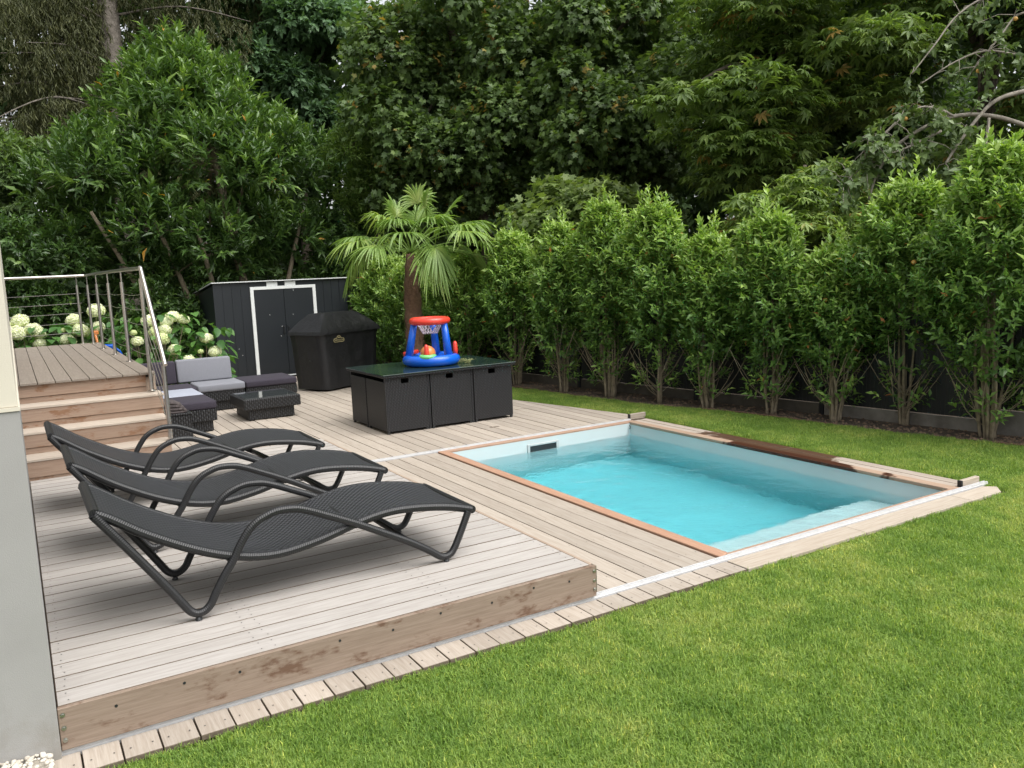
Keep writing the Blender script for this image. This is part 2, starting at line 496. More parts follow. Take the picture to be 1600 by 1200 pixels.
def glass_top():
    m, t, p, o = newmat('green_glass_top')
    v = coords(t, 'Object')
    f = noise(t, v, 3.0, 4)
    t.links.new(ramp(t, f, [(0.35, (0.014, 0.028, 0.025)), (0.7, (0.024, 0.045, 0.040))]), p.inputs['Base Color'])
    p.inputs['Roughness'].default_value = 0.09
    p.inputs['Specular IOR Level'].default_value = 0.6
    bump(t, p, noise(t, v, 2.0, 2), 0.06, 0.01)
    return m
M['glass'] = glass_top()

def glass_grey():
    m, t, p, o = newmat('smoked_glass')
    v = coords(t, 'Object')
    t.links.new(ramp(t, noise(t, v, 3.0, 3), [(0.35, (0.022, 0.026, 0.026)), (0.7, (0.03, 0.036, 0.036))]), p.inputs['Base Color'])
    p.inputs['Roughness'].default_value = 0.05
    return m
M['smoked'] = glass_grey()

def water_mat():
    m, t, p, o = newmat('pool_water')
    t.nodes.remove(p)
    v = coords(t, 'Object', (1, 1, 1))
    h = math_node(t, 'ADD', noise(t, v, 2.2, 2, 0.5), math_node(t, 'MULTIPLY', noise(t, v, 8.0, 3, 0.6), 0.42))
    b = t.nodes.new('ShaderNodeBump'); b.inputs['Strength'].default_value = 0.5; b.inputs['Distance'].default_value = 0.06
    t.links.new(h, b.inputs['Height'])
    g = t.nodes.new('ShaderNodeBsdfGlass'); g.inputs['IOR'].default_value = 1.33; g.inputs['Roughness'].default_value = 0.0
    t.links.new(b.outputs[0], g.inputs['Normal'])
    t.links.new(g.outputs[0], o.inputs['Surface'])
    va = t.nodes.new('ShaderNodeVolumeAbsorption')
    va.inputs['Color'].default_value = (0.09, 0.925, 1.0, 1)
    va.inputs['Density'].default_value = 0.56
    t.links.new(va.outputs[0], o.inputs['Volume'])
    return m
M['water'] = water_mat()

def lawn_mats():
    m, t, p, o = newmat('lawn_soil')
    gp = t.nodes.new('ShaderNodeNewGeometry')
    f = noise(t, gp.outputs['Position'], 6.0, 4)
    t.links.new(ramp(t, f, [(0.3, (0.055, 0.075, 0.02)), (0.7, (0.10, 0.13, 0.032))]), p.inputs['Base Color'])
    p.inputs['Roughness'].default_value = 0.95
    M['lawn'] = m
    m, t, p, o = newmat('grass_blade')
    gp = t.nodes.new('ShaderNodeNewGeometry')
    f1 = noise(t, gp.outputs['Position'], 0.8, 3)
    f2 = noise(t, gp.outputs['Position'], 4.5, 3)
    at = t.nodes.new('ShaderNodeAttribute'); at.attribute_name = 'tint'
    f = math_node(t, 'ADD', math_node(t, 'MULTIPLY', f1, 0.55), math_node(t, 'MULTIPLY', f2, 0.45))
    col = ramp(t, f, [(0.33, (0.150, 0.262, 0.050)), (0.50, (0.250, 0.365, 0.080)), (0.66, (0.405, 0.468, 0.140))])
    c2 = ramp(t, at.outputs['Fac'], [(0.0, (0.55, 0.65, 0.6)), (0.5, (1, 1, 1)), (0.9, (1.25, 1.2, 1.1)), (1.0, (2.2, 1.7, 1.6))])
    col = mix(t, 1.0, col, c2, 'MULTIPLY')
    t.links.new(col, p.inputs['Base Color'])
    p.inputs['Roughness'].default_value = 0.5
    p.inputs['Specular IOR Level'].default_value = 0.3
    tr = t.nodes.new('ShaderNodeBsdfTranslucent')
    t.links.new(mix(t, 1.0, col, (1.2, 1.3, 0.6), 'MULTIPLY'), tr.inputs['Color'])
    mx = t.nodes.new('ShaderNodeMixShader'); mx.inputs[0].default_value = 0.36
    t.links.new(p.outputs[0], mx.inputs[1]); t.links.new(tr.outputs[0], mx.inputs[2])
    t.links.new(mx.outputs[0], o.inputs['Surface'])
    M['grass'] = m
lawn_mats()

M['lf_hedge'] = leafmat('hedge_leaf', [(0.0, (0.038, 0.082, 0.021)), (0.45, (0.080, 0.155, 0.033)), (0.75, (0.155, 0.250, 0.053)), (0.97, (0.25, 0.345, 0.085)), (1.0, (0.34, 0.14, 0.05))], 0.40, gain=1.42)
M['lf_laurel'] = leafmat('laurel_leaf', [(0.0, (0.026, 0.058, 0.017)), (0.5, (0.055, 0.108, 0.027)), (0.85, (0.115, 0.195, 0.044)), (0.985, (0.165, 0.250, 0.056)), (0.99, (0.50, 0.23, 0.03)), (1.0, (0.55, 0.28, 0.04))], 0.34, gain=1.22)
M['lf_maple'] = leafmat('maple_leaf', [(0.0, (0.034, 0.058, 0.020)), (0.5, (0.064, 0.104, 0.031)), (0.93, (0.112, 0.162, 0.046)), (0.97, (0.24, 0.15, 0.04)), (1.0, (0.34, 0.19, 0.05))], 0.5, 0.35, gain=1.65)
M['lf_sapling'] = leafmat('sapling_leaf', [(0.0, (0.09, 0.145, 0.04)), (0.6, (0.17, 0.24, 0.07)), (1.0, (0.25, 0.31, 0.11))], 0.5, 0.35)
M['lf_chestnut'] = leafmat('chestnut_leaf', [(0.0, (0.055, 0.095, 0.024)), (0.5, (0.125, 0.190, 0.045)), (0.9, (0.245, 0.320, 0.080)), (0.97, (0.23, 0.17, 0.045)), (1.0, (0.25, 0.14, 0.04))], 0.5, 0.35, gain=1.35)
M['lf_conifer'] = leafmat('conifer_needle', [(0.0, (0.045, 0.055, 0.018)), (0.6, (0.082, 0.090, 0.029)), (1.0, (0.135, 0.130, 0.046))], 0.6, 0.3, gain=1.2)
M['lf_yew'] = leafmat('light_conifer_leaf', [(0.0, (0.07, 0.13, 0.027)), (0.6, (0.135, 0.225, 0.046)), (1.0, (0.205, 0.295, 0.066))], 0.5, 0.35, gain=1.0)
M['lf_ash'] = leafmat('bluish_tree_leaf', [(0.0, (0.042, 0.080, 0.038)), (0.6, (0.070, 0.125, 0.056)), (1.0, (0.110, 0.175, 0.075))], 0.5, 0.35, gain=1.75)
M['lf_apple'] = leafmat('apple_leaf', [(0.0, (0.08, 0.13, 0.045)), (0.6, (0.14, 0.205, 0.07)), (1.0, (0.26, 0.32, 0.16))], 0.5)
M['lf_wood'] = leafmat('far_leaf', [(0.0, (0.028, 0.050, 0.018)), (0.6, (0.050, 0.088, 0.029)), (1.0, (0.085, 0.130, 0.041))], 0.6, 0.35, gain=1.7)
M['lf_palm'] = leafmat('palm_leaf', [(0.0, (0.095, 0.165, 0.04)), (0.5, (0.175, 0.265, 0.065)), (1.0, (0.34, 0.385, 0.14))], 0.42, 0.35, gain=1.35)
M['lf_hyd'] = leafmat('hydrangea_leaf', [(0.0, (0.035, 0.10, 0.022)), (0.6, (0.06, 0.155, 0.034)), (1.0, (0.11, 0.225, 0.052))], 0.5, gain=1.15)

# ------------------------------------------------------------------ ground
HD = 0.222
g = MB()
hx0, hx1, hy0, hy1 = 0.9, 4.05, 0.0, 4.6
for a, b, c, d in ((-160, -160, hx0, 260), (hx1, -160, 260, 260), (hx0, -160, hx1, hy0), (hx0, hy1, hx1, 260)):
    g.add([(a, b, -0.16), (c, b, -0.16), (c, d, -0.16), (a, d, -0.16)], [(0, 1, 2, 3)])
tag(g.build('ground', M['soil']), kind='structure')

# deck outline to the right: along the pool, then slanting to the shed
def deck_right(v):
    return 4.17 if v < 4.7 else 4.24 - 0.205 * (v - 4.7)
# mulch line and fence line
BED = [(6.9, -4.0), (6.25, -0.9), (5.92, 0.57), (5.88, 0.96), (5.66, 1.85), (5.47, 3.16), (5.28, 4.24), (4.93, 5.38), (4.74, 6.83), (4.52, 8.46), (4.1, 10.2), (3.5, 11.6)]
LAWN = [(-9.0, -7.0), (7.6, -7.0)] + BED + [(2.9, 11.0), (deck_right(9), 9.0), (deck_right(4.7), 4.7), (4.17, -0.21), (-2.94, -0.21), (-2.94, -0.4), (-9, -0.4)]
lw = MB()
lw.add([(x, y, -0.027) for x, y in LAWN], [tuple(range(len(LAWN)))])
tag(lw.build('lawn', M['lawn']), kind='structure')
bd = MB()
bp = BED + [(3.2, 14.0), (9, 16), (14, 8), (12, -4)]
bd.add([(x, y, -0.022) for x, y in bp], [tuple(range(len(bp)))])
tag(bd.build('soil_bed', M['soil']), kind='structure')

def inside(poly, x, y):
    c = False
    j = len(poly) - 1
    for i in range(len(poly)):
        xi, yi = poly[i]; xj, yj = poly[j]
        if (yi > y) != (yj > y) and x < (xj - xi) * (y - yi) / (yj - yi) + xi: c = not c
        j = i
    return c
def edge_dist(poly, x, y):
    best = 9.0
    for i in range(len(poly)):
        x0, y0 = poly[i - 1]; x1, y1 = poly[i]
        dx, dy = x1 - x0, y1 - y0
        t = max(0, min(1, ((x - x0) * dx + (y - y0) * dy) / (dx * dx + dy * dy + 1e-9)))
        best = min(best, math.hypot(x - x0 - t * dx, y - y0 - t * dy))
    return best

def grass():
    rng = np.random.default_rng(3)
    V, F, tint, pid = [], [], [], []
    for tuft in range(4):
        n = 330
        for b in range(n):
            r = 0.115 * math.sqrt(rng.random()); a = rng.random() * 6.283
            x, y = r * math.cos(a), r * math.sin(a)
            h = rng.uniform(0.022, 0.05) * (1.25 if rng.random() < 0.08 else 1)
            az = rng.random() * 6.283
            lean = rng.uniform(0.1, 0.9) * h
            wv = rng.uniform(0.0014, 0.0026)
            px, py = -math.sin(az) * wv, math.cos(az) * wv
            k = len(V)
            mx_, my_ = x + math.cos(az) * lean * 0.35, y + math.sin(az) * lean * 0.35
            tx, ty = x + math.cos(az) * lean, y + math.sin(az) * lean
            V += [(x - px, y - py, 0), (x + px, y + py, 0), (mx_ + px, my_ + py, h * 0.6), (mx_ - px, my_ - py, h * 0.6), (tx, ty, h * (0.95 if lean < h * 0.6 else 0.72))]
            F += [(k, k + 1, k + 2, k + 3), (k + 3, k + 2, k + 4)]
            tn = rng.random() * 0.9 if rng.random() < 0.955 else 1.0
            tint += [tn] * 5
            pid += [tuft] * 5
    nb = len(V)
    pts, rot, scl, idx = [], [], [], []
    s = 0.078
    for ix in range(int(11.5 / s)):
        for iy in range(int(16.0 / s)):
            x = -3.3 + (ix + rng.uniform(-0.5, 0.5)) * s
            y = -4.2 + (iy + rng.uniform(-0.5, 0.5)) * s
            if y < -3.0 + 0.35 * max(0, -x - 1): continue
            if y > 0.3 and x < 3.2: continue
            if not inside(LAWN, x, y): continue
            d = edge_dist(LAWN, x, y)
            if d < 0.015: continue
            if y > 5 and rng.random() < 0.35: continue
            pts.append((x, y, -0.028)); rot.append((rng.uniform(-.08, .08), rng.uniform(-.08, .08), rng.random() * 6.283))
            k = min(1.0, max(0.25, d / 0.11))
            scl.append((k * 1.0, k * 1.0, max(0.75, k) * rng.uniform(0.75, 1.25))); idx.append(int(rng.integers(0, 4)))
    V += pts
    me = bpy.data.meshes.new('grass')
    me.from_pydata(V, [], F)
    me.materials.append(M['grass'])
    n = len(V); npt = n - nb
    a = me.attributes.new('tint', 'FLOAT', 'POINT'); a.data.foreach_set('value', tint + [0.0] * npt)
    a = me.attributes.new('pid', 'INT', 'POINT'); a.data.foreach_set('value', pid + [9] * npt)
    a = me.attributes.new('pick', 'INT', 'POINT'); a.data.foreach_set('value', [0] * nb + idx)
    a = me.attributes.new('rot', 'FLOAT_VECTOR', 'POINT'); a.data.foreach_set('vector', [0.0] * (3 * nb) + [q for r in rot for q in r])
    a = me.attributes.new('scl', 'FLOAT_VECTOR', 'POINT'); a.data.foreach_set('vector', [1.0] * (3 * nb) + [q for r in scl for q in r])
    o = obj('grass', me)
    tag(o, 'short mown green grass with a few straw coloured blades', None, None, 'stuff')
    ng = bpy.data.node_groups.new('grass_scatter', 'GeometryNodeTree')
    ng.interface.new_socket('Geometry', in_out='INPUT', socket_type='NodeSocketGeometry')
    ng.interface.new_socket('Geometry', in_out='OUTPUT', socket_type='NodeSocketGeometry')
    nn, ll = ng.nodes, ng.links
    gi, go = nn.new('NodeGroupInput'), nn.new('NodeGroupOutput')
    def named(nm, dt):
        q = nn.new('GeometryNodeInputNamedAttribute'); q.data_type = dt; q.inputs['Name'].default_value = nm
        return q.outputs['Attribute']
    def sep(i):
        cmpn = nn.new('FunctionNodeCompare'); cmpn.data_type = 'INT'; cmpn.operation = 'EQUAL'
        ll.new(named('pid', 'INT'), cmpn.inputs[2]); cmpn.inputs[3].default_value = i
        sp = nn.new('GeometryNodeSeparateGeometry'); sp.domain = 'POINT'
        ll.new(gi.outputs[0], sp.inputs[0]); ll.new(cmpn.outputs[0], sp.inputs[1])
        return sp.outputs[0]
    g2i = nn.new('GeometryNodeGeometryToInstance')
    for i in (3, 2, 1, 0): ll.new(sep(i), g2i.inputs[0])
    iop = nn.new('GeometryNodeInstanceOnPoints')
    ll.new(sep(9), iop.inputs['Points']); ll.new(g2i.outputs[0], iop.inputs['Instance'])
    iop.inputs['Pick Instance'].default_value = True
    ll.new(named('pick', 'INT'), iop.inputs['Instance Index'])
    er = nn.new('FunctionNodeEulerToRotation'); ll.new(named('rot', 'FLOAT_VECTOR'), er.inputs[0])
    ll.new(er.outputs[0], iop.inputs['Rotation'])
    ll.new(named('scl', 'FLOAT_VECTOR'), iop.inputs['Scale'])
    ll.new(iop.outputs[0], go.inputs[0])
    md = o.modifiers.new('scatter', 'NODES'); md.node_group = ng
grass()

def chips():
    rng = random.Random(5)
    b = MB()
    for i in range(2600):
        k = rng.random() * (len(BED) - 1); i0 = int(k); t = k - i0
        x0, y0 = BED[i0]; x1, y1 = BED[i0 + 1]
        x = x0 + (x1 - x0) * t + rng.random() ** 1.5 * 0.75 - 0.03; y = y0 + (y1 - y0) * t + rng.uniform(-.1, .1)
        r = rng.uniform(0.008, 0.03); a = rng.random() * 6.283; q = rng.uniform(0.25, 0.7)
        ca, sa = math.cos(a) * r, math.sin(a) * r
        z = -0.022
        b.add([(x + ca, y + sa, z), (x - sa * q, y + ca * q, z), (x - ca, y - sa, z), (x + sa * q, y - ca * q, z), (x, y, z + r * 0.6)], [(0, 1, 4), (1, 2, 4), (2, 3, 4), (3, 0, 4)])
    tag(b.build('bark_mulch', M['chip']), 'brown bark chips covering the bed under the hedge', None, None, 'stuff')
chips()
hz = catmull([(x + 0.02, y, -0.012 + 0.012 * math.sin(i * 1.7)) for i, (x, y) in enumerate(BED[1:10])], 6)
tag(MB().tube(hz, 0.011, 6).build('drip_hose', M['hose'], smooth=True), 'thin brown drip hose lying along the edge of the hedge bed', 'hose')

# ------------------------------------------------------------------ pool-level deck
base = MB()
base.box(-3.0, -0.19, -0.15, 0.88, 13.4, -0.05)
base.box(0.88, -0.19, -0.15, 4.15, -0.02, -0.05)
base.box(3.95, -0.02, -0.15, 4.15, 4.6, -0.05)
base.prism([(0.88, 4.6), (4.2, 4.6), (deck_right(13.3) , 13.3), (0.88, 13.3)], -0.15, -0.05)
deck = tag(base.build('deck', M['dark_frame']), kind='structure')
PITCH, GAP = 0.1565, 0.0055
plank_cache = {}
def plank_y(x0, x1, y0, y1, mat, z=0.0, parent=None, th=0.027):
    """straight board along y, shared mesh for equal sizes"""
    key = (round(x1 - x0, 3), round(y1 - y0, 2), mat.name, th)
    if key not in plank_cache:
        hx, hy = key[0] / 2, key[1] / 2
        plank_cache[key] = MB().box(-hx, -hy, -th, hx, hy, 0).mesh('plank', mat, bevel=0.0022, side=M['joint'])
    return obj('plank', plank_cache[key], parent or deck, ((x0 + x1) / 2, (y0 + y1) / 2, z))
rp = random.Random(11)
def zj(): return rp.uniform(-0.0015, 0.0015)
for k in range(-19, 28):
    x0 = k * PITCH + 0.003; x1 = x0 + PITCH - GAP
    if x1 < 1.10:
        plank_y(x0, x1, -0.20, -0.006, M['deck_x' if k % 3 == 9 else 'deck'], zj())
        if x0 > -0.05:
            plank_y(x0, x1, 0.044, 4.465, M['deck'], zj())
    if x0 > 4.2: continue
    # beyond the far rail, ends cut to the slanting edge
    ys = 4.548
    def vend(x): return min(13.3, 4.72 + max(0.0, (4.235 - x)) / 0.205)
    e0, e1 = vend(x0), vend(x1)
    if e1 <= ys + 0.05: e1 = ys + 0.05
    cut = rp.uniform(6.2, 9.5)
    def piece(a0, a1, b0, b1):
        cx, cy = (x0 + x1) / 2, (a0 + b0) / 2
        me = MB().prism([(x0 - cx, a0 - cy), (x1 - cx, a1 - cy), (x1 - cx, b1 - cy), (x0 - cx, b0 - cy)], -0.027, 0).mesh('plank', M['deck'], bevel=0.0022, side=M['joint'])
        obj('plank', me, deck, (cx, cy, zj()))
    if cut + 0.8 < min(e0, e1):
        piece(ys, ys, cut, cut); piece(cut + 0.004, cut + 0.004, e0, e1)
    else:
        piece(ys, ys, e0, e1)
# boards beside the pool
bx = MB().box(-0.7, -0.0765, -0.027, 0.7, 0.0765, 0).mesh('plank', M['deck_x'], bevel=0.003)
for i, (xa, xb) in enumerate(((1.106, 2.32), (2.324, 3.66))):
    me = MB().box(-(xb - xa) / 2, -0.0765, -0.027, (xb - xa) / 2, 0.115, 0).mesh('plank', M['deck_x'], bevel=0.003)
    obj('plank', me, deck, ((xa + xb) / 2, -0.1235, zj()))
me = MB().prism([(-0.22, -0.0765), (0.2, -0.0765), (0.33, 0.03), (0.24, 0.108), (-0.22, 0.108)], -0.027, 0).mesh('plank', M['deck_x'], bevel=0.003)
obj('plank', me, deck, (3.886, -0.1235, 0.001))
for xa, xb in ((3.925, 4.045), (4.051, 4.168)):
    for ya, yb in ((0.12, 2.05), (2.055, 4.46)):
        plank_y(xa, xb, ya, yb, M['deck_wet'], zj())
plank_y(3.925, 4.168, 0.046, 0.115, M['deck_wet'], zj())
# screw heads
scr = MB()
def screw(x, y, z, r=0.0042):
    scr.add([(x + r * math.cos(a * 1.0472), y + r * math.sin(a * 1.0472), z) for a in range(6)], [tuple(range(6))])
for k in range(-19, 7):
    x0 = k * PITCH + 0.003
    for dx in (0.03, 0.12):
        screw(x0 + dx, -0.12, 0.003)
        if k >= 0:
            for y in (0.25, 0.9, 1.55, 2.2, 2.85, 3.5, 4.2): screw(x0 + dx, y, 0.003)
tag(scr.build('screw', M['dark_plastic'], deck), kind='stuff')

# ------------------------------------------------------------------ swimming pool
PX0, PX1, PY0, PY1 = 1.22, 3.815, 0.100, 4.36
PD = -1.22
pool = thing('swimming_pool', 'small rectangular in-ground pool with pale liner and reddish wood coping', 'pool', (2.5, 2.2, 0))
lin = MB()
c8 = [(PX0, PY0), (PX1, PY0), (PX1, PY1), (PX0, PY1)]
for i in range(4):
    (xa, ya), (xb, yb) = c8[i], c8[(i + 1) % 4]
    lin.add([(xa, ya, PD), (xb, yb, PD), (xb, yb, -0.004), (xa, ya, -0.004)], [(3, 2, 1, 0)])
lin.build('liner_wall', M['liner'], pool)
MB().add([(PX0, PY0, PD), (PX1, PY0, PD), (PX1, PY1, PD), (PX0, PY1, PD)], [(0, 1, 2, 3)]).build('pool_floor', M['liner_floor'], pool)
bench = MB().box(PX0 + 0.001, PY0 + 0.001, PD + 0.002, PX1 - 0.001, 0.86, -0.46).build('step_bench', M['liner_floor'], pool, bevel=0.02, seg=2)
out = MB()
out.box(PX0 - 0.12, PY0 - 0.06, PD - 0.1, PX1 + 0.1, PY1 + 0.08, PD - 0.004)
for a in ((PX0 - 0.12, PY0 - 0.06, PX0 - 0.004, PY1 + 0.08), (PX1 + 0.004, PY0 - 0.06, PX1 + 0.1, PY1 + 0.08), (PX0 - 0.004, PY0 - 0.06, PX1 + 0.004, PY0 - 0.004), (PX0 - 0.004, PY1 + 0.004, PX1 + 0.004, PY1 + 0.08)):
    out.box(a[0], a[1], PD - 0.003, a[2], a[3], -0.03)
out.build('pool_shell', M['dark_frame'], pool)
def coping(poly, z0, z1, mat, par=pool):
    return MB().prism(poly, z0, z1).build('coping_board', mat, par, bevel=0.006, seg=2)
coping([(1.106, 0.045), (1.212, 0.090), (1.212, 4.372), (1.106, 4.455)], -0.02, 0.012, M['coping_y'])
coping([(1.212 + 0.001, 0.089), (1.108, 0.044), (3.91, 0.044), (3.808, 0.089)], -0.02, 0.011, M['coping_x'])
coping([(3.916, 0.046), (3.916, 4.452), (3.807, 4.372), (3.807, 0.091)], -0.02, 0.014, M['coping_wet'])
coping([(1.108, 4.458), (1.213, 4.374), (3.806, 4.374), (3.914, 4.456)], -0.02, 0.013, M['coping_x'])
sk = MB()
sx0, sx1, sz0, sz1 = 2.24, 2.69, -0.185, -0.062
for a in ((sx0, sz0, sx0 + 0.035, sz1), (sx1 - 0.035, sz0, sx1, sz1), (sx0 + 0.035, sz1 - 0.022, sx1 - 0.035, sz1), (sx0 + 0.035, sz0, sx1 - 0.035, sz0 + 0.02)):
    sk.box(a[0], PY1 - 0.014, a[1], a[2], PY1 - 0.002, a[3])
skf = sk.build('skimmer', M['grey_plastic'], pool, bevel=0.002)
MB().box(sx0 + 0.036, PY1 - 0.006, sz0 + 0.021, sx1 - 0.036, PY1 - 0.003, sz1 - 0.023).build('skimmer_mouth', M['dark_plastic'], skf)
MB().tube([(3.79, 4.34, -0.02), (3.79, 4.33, -0.05), (3.785, 4.335, -0.075)], 0.006, 6).build('liner_clip', M['dark_plastic'], pool)
WZ = -0.152
wt = MB()
nx, ny = 24, 40
wt.box(PX0 - 0.003, PY0 - 0.003, PD - 0.003, PX1 + 0.003, PY1 + 0.003, WZ)
tag(wt.build('water', M['water']), kind='structure')

# rails the sliding deck rolls on
def rail(v0, x0, x1, label):
    t = thing('deck_rail', label, 'rail', (x0, v0, 0), 0, 'white rails across the deck')
    MB().sweep_x([(v0 - 0.022, -0.02), (v0 + 0.022, -0.02), (v0 + 0.022, 0.007), (v0 + 0.017, 0.010), (v0 - 0.017, 0.010), (v0 - 0.022, 0.007)], x0, x1).build('base_strip', M['alu'], t)
    for dv in (-0.011, 0.012):
        MB().sweep_x([(v0 + dv - 0.007, 0.010), (v0 + dv + 0.007, 0.010), (v0 + dv + 0.005, 0.021), (v0 + dv - 0.005, 0.021)], x0, x1).build('track', M['alu'], t)
    return t
rail(0.02, -2.93, 4.245, 'long white aluminium rail between the pool and the lawn edging boards')
rail(4.506, -1.45, 3.93, 'white aluminium rail across the planks behind the far pool edge')
def stop(x0, x1, v, h, label):
    t = thing('end_stop', label, 'stop block', (x0, v, 0), 0, 'wooden stop blocks at the rail ends')
    MB().box(x0 + 0.03, v - 0.02, 0.002, x1, v + 0.02, h).build('block', M['deck_x'], t, bevel=0.004)
    MB().box(x0 + 0.014, v - 0.022, 0.002, x0 + 0.03, v + 0.022, h + 0.001).build('end_cap', M['dark_plastic'], t, bevel=0.003)
stop(3.93, 4.21, 0.075, 0.062, 'pale wooden stop block with black end cap beside the pool corner nearest the lawn')
stop(3.97, 4.26, 4.60, 0.06, 'weathered wooden stop block at the end of the rail behind the pool')

# ------------------------------------------------------------------ raised sliding deck
RD = thing('sliding_deck', 'raised silvered wood deck on wheels carrying three black loungers', 'deck platform', (-1.45, 2.3, 0))
X0R, X1R, Y1R = -2.886, 0.0, 4.985
rows = 33
pitch = 0.1545
rs_ = MB()
for i in range(rows):
    y0 = 0.0060 + i * pitch
    y1 = y0 + pitch - 0.0045 - rp.uniform(0, 0.0035)
    if y0 > Y1R: break
    me_key = ('r', i % 6)
    hx, hy = (X1R - 0.027 - X0R) / 2 - 0.002, (y1 - y0) / 2
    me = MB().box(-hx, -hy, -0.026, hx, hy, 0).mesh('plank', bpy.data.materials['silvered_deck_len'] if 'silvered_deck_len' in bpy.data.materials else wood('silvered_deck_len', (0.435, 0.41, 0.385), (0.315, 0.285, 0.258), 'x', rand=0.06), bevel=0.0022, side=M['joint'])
    o = obj('plank', me, RD, (INV[RD.name] @ Vector(((X0R + X1R - 0.027) / 2, (y0 + y1) / 2, HD + zj() * 0.6))))
    for xs in (X0R + 0.04, -2.0, -1.93, -0.98, -0.91, X1R - 0.07):
        for q in (0.25, 0.75):
            xx, yy, r = xs + rp.uniform(-0.008, 0.008), y0 + (y1 - y0) * q, 0.004
            rs_.add([(xx + r * math.cos(a * 1.0472), yy + r * math.sin(a * 1.0472), HD + 0.0022) for a in range(6)], [tuple(range(6))])
tag(rs_.build('screw', M['dark_plastic'], RD), kind='stuff')
fb = MB().box(X0R - 0.002, -0.020, 0.027, X1R, 0.005, HD - 0.001).build('fascia_board', M['fascia'], RD, bevel=0.003)
MB().box(X1R - 0.025, 0.0195, 0.042, X1R - 0.0005, Y1R + 0.03, HD).build('fascia_board', M['fascia_y'], RD, bevel=0.003)
MB().box(X0R - 0.002, 0.0195, 0.042, X0R + 0.02, Y1R + 0.03, HD - 0.03).build('fascia_board', M['fascia_y'], RD, bevel=0.003)
MB().box(X0R + 0.02, Y1R + 0.006, 0.042, X1R - 0.026, Y1R + 0.03, HD - 0.002).build('fascia_board', M['fascia'], RD, bevel=0.003)
MB().box(X0R + 0.03, 0.03, 0.05, X1R - 0.03, Y1R, HD - 0.03).build('subframe', M['dark_frame'], RD)
def bolt(x, z, y=-0.020):
    b = MB().tube([(x, y, z), (x, y - 0.004, z)], 0.0105, 12); b.tube([(x, y - 0.004, z), (x, y - 0.009, z)], 0.006, 6)
    b.build('bolt', M['zinc'], fb)
for z in (0.075, 0.13, 0.19):
    bolt(X1R - 0.016, z); bolt(X0R + 0.016, z)
for i, x in enumerate((-2.66, -2.37, -2.12, -1.62, -1.33, -1.05, -0.73, -0.45, -0.2)):
    z = 0.185 if i % 2 else 0.165
    MB().tube([(x, -0.020, z), (x, -0.0215, z)], 0.007, 10).build('plug', M['dark_plastic'], fb)
MB().sweep_x([(0.006, 0.028), (0.036, 0.028), (0.036, 0.0415), (0.006, 0.0415)], X0R + 0.01, X1R - 0.01).build('wheel_channel', M['dark_plastic'], RD)
MB().box(X1R + 0.0003, -0.0195, 0.05, X1R + 0.003, 0.04, HD - 0.004).build('corner_plate', M['zinc'], RD)

# ------------------------------------------------------------------ house wall, pebbles
hw = thing('house_wall', 'rendered house wall, cream above a rough grey plinth', 'wall', (-2.92, 0.0, 0))
HX = -2.890
MB().box(-8.5, -0.03, -0.2, HX, 9.5, 1.53).build('plinth', M['plinth'], hw, bevel=0.004)
MB().box(-8.5, -0.026, 1.545, HX - 0.004, 9.5, 6.5).build('upper_wall', M['cream'], hw, bevel=0.004)
MB().box(-8.5, -0.036, 1.53, HX + 0.004, 9.5, 1.545).build('drip_bead', M['cream'], hw)
pb = MB()
rq = random.Random(2)
for i in range(900):
    x = rq.uniform(-3.5, -2.93); y = rq.uniform(-0.34, -0.02); r = rq.uniform(0.006, 0.014)
    z = 0.0 + (0.055 if rq.random() < .6 else 0.0) * (1 - abs(x + 3.2) / 1.0) + r * .5
    k = MB().ball((0, 0, 0), r, 7, 5, rq.uniform(0.6, 0.9))
    k.v = [(p[0] * rq.uniform(.85, 1.15), p[1] * rq.uniform(.85, 1.15), p[2]) for p in k.v]
    k.xf(Matrix.Translation((x, y, z)) @ Matrix.Rotation(rq.random() * 6.28, 4, 'Z') @ Matrix.Rotation(rq.uniform(-.5, .5), 4, 'X'))
    pb.add(k.v, k.f)
pb.add([(-3.6, -0.36, -0.04), (-2.93, -0.36, -0.04), (-2.93, 0.0, 0.03), (-3.6, 0.0, 0.03)], [(0, 1, 2, 3)])
tag(pb.build('white_pebbles', M['pebble'], smooth=True), 'white pebbles heaped along the foot of the house wall', None, None, 'stuff')

# ------------------------------------------------------------------ stairs and landing
st = thing('garden_stairs', 'wooden steps with stained brown risers leading up to the landing by the house', 'stairs', (-2.3, 5.5, 0))
SX0, SX1 = -2.912, -1.57
zs = [HD, 0.428, 0.643, 0.858, 1.045]
vs_ = [5.04, 5.34, 5.64, 5.94]
for i in range(4):
    y, zt, zb = vs_[i], zs[i + 1], zs[i]
    xr = (-1.605, -1.585, -1.56, -1.675)[i]
    th = 0.026
    MB().box(SX0, y, zb + (0.062 if i else 0.03), xr, y + 0.024, zt - (th if i < 3 else 0) - 0.001).build('riser', M['riser'], st, bevel=0.002)
    MB().box(SX0, y + 0.012, zb - 0.02, xr - 0.004, y + 0.03, zb + 0.058).build('toe_board', M['riser'], st)
    if i < 3:
        MB().box(SX0, y - 0.008, zt - th, xr + 0.012, y + 0.165, zt).build('tread', M['tread'], st, bevel=0.004)
        MB().box(SX0, y + 0.169, zt - th, xr + 0.012, y + 0.328, zt).build('tread', M['tread'], st, bevel=0.004)
for i in range(4):
    y = vs_[i]
    MB().box(-1.64, y + 0.03, 0.0, (-1.612, -1.592, -1.568, -1.69)[i] , y + 0.30, zs[i + 1] - 0.03).build('side_board', M['fascia_y'], st)
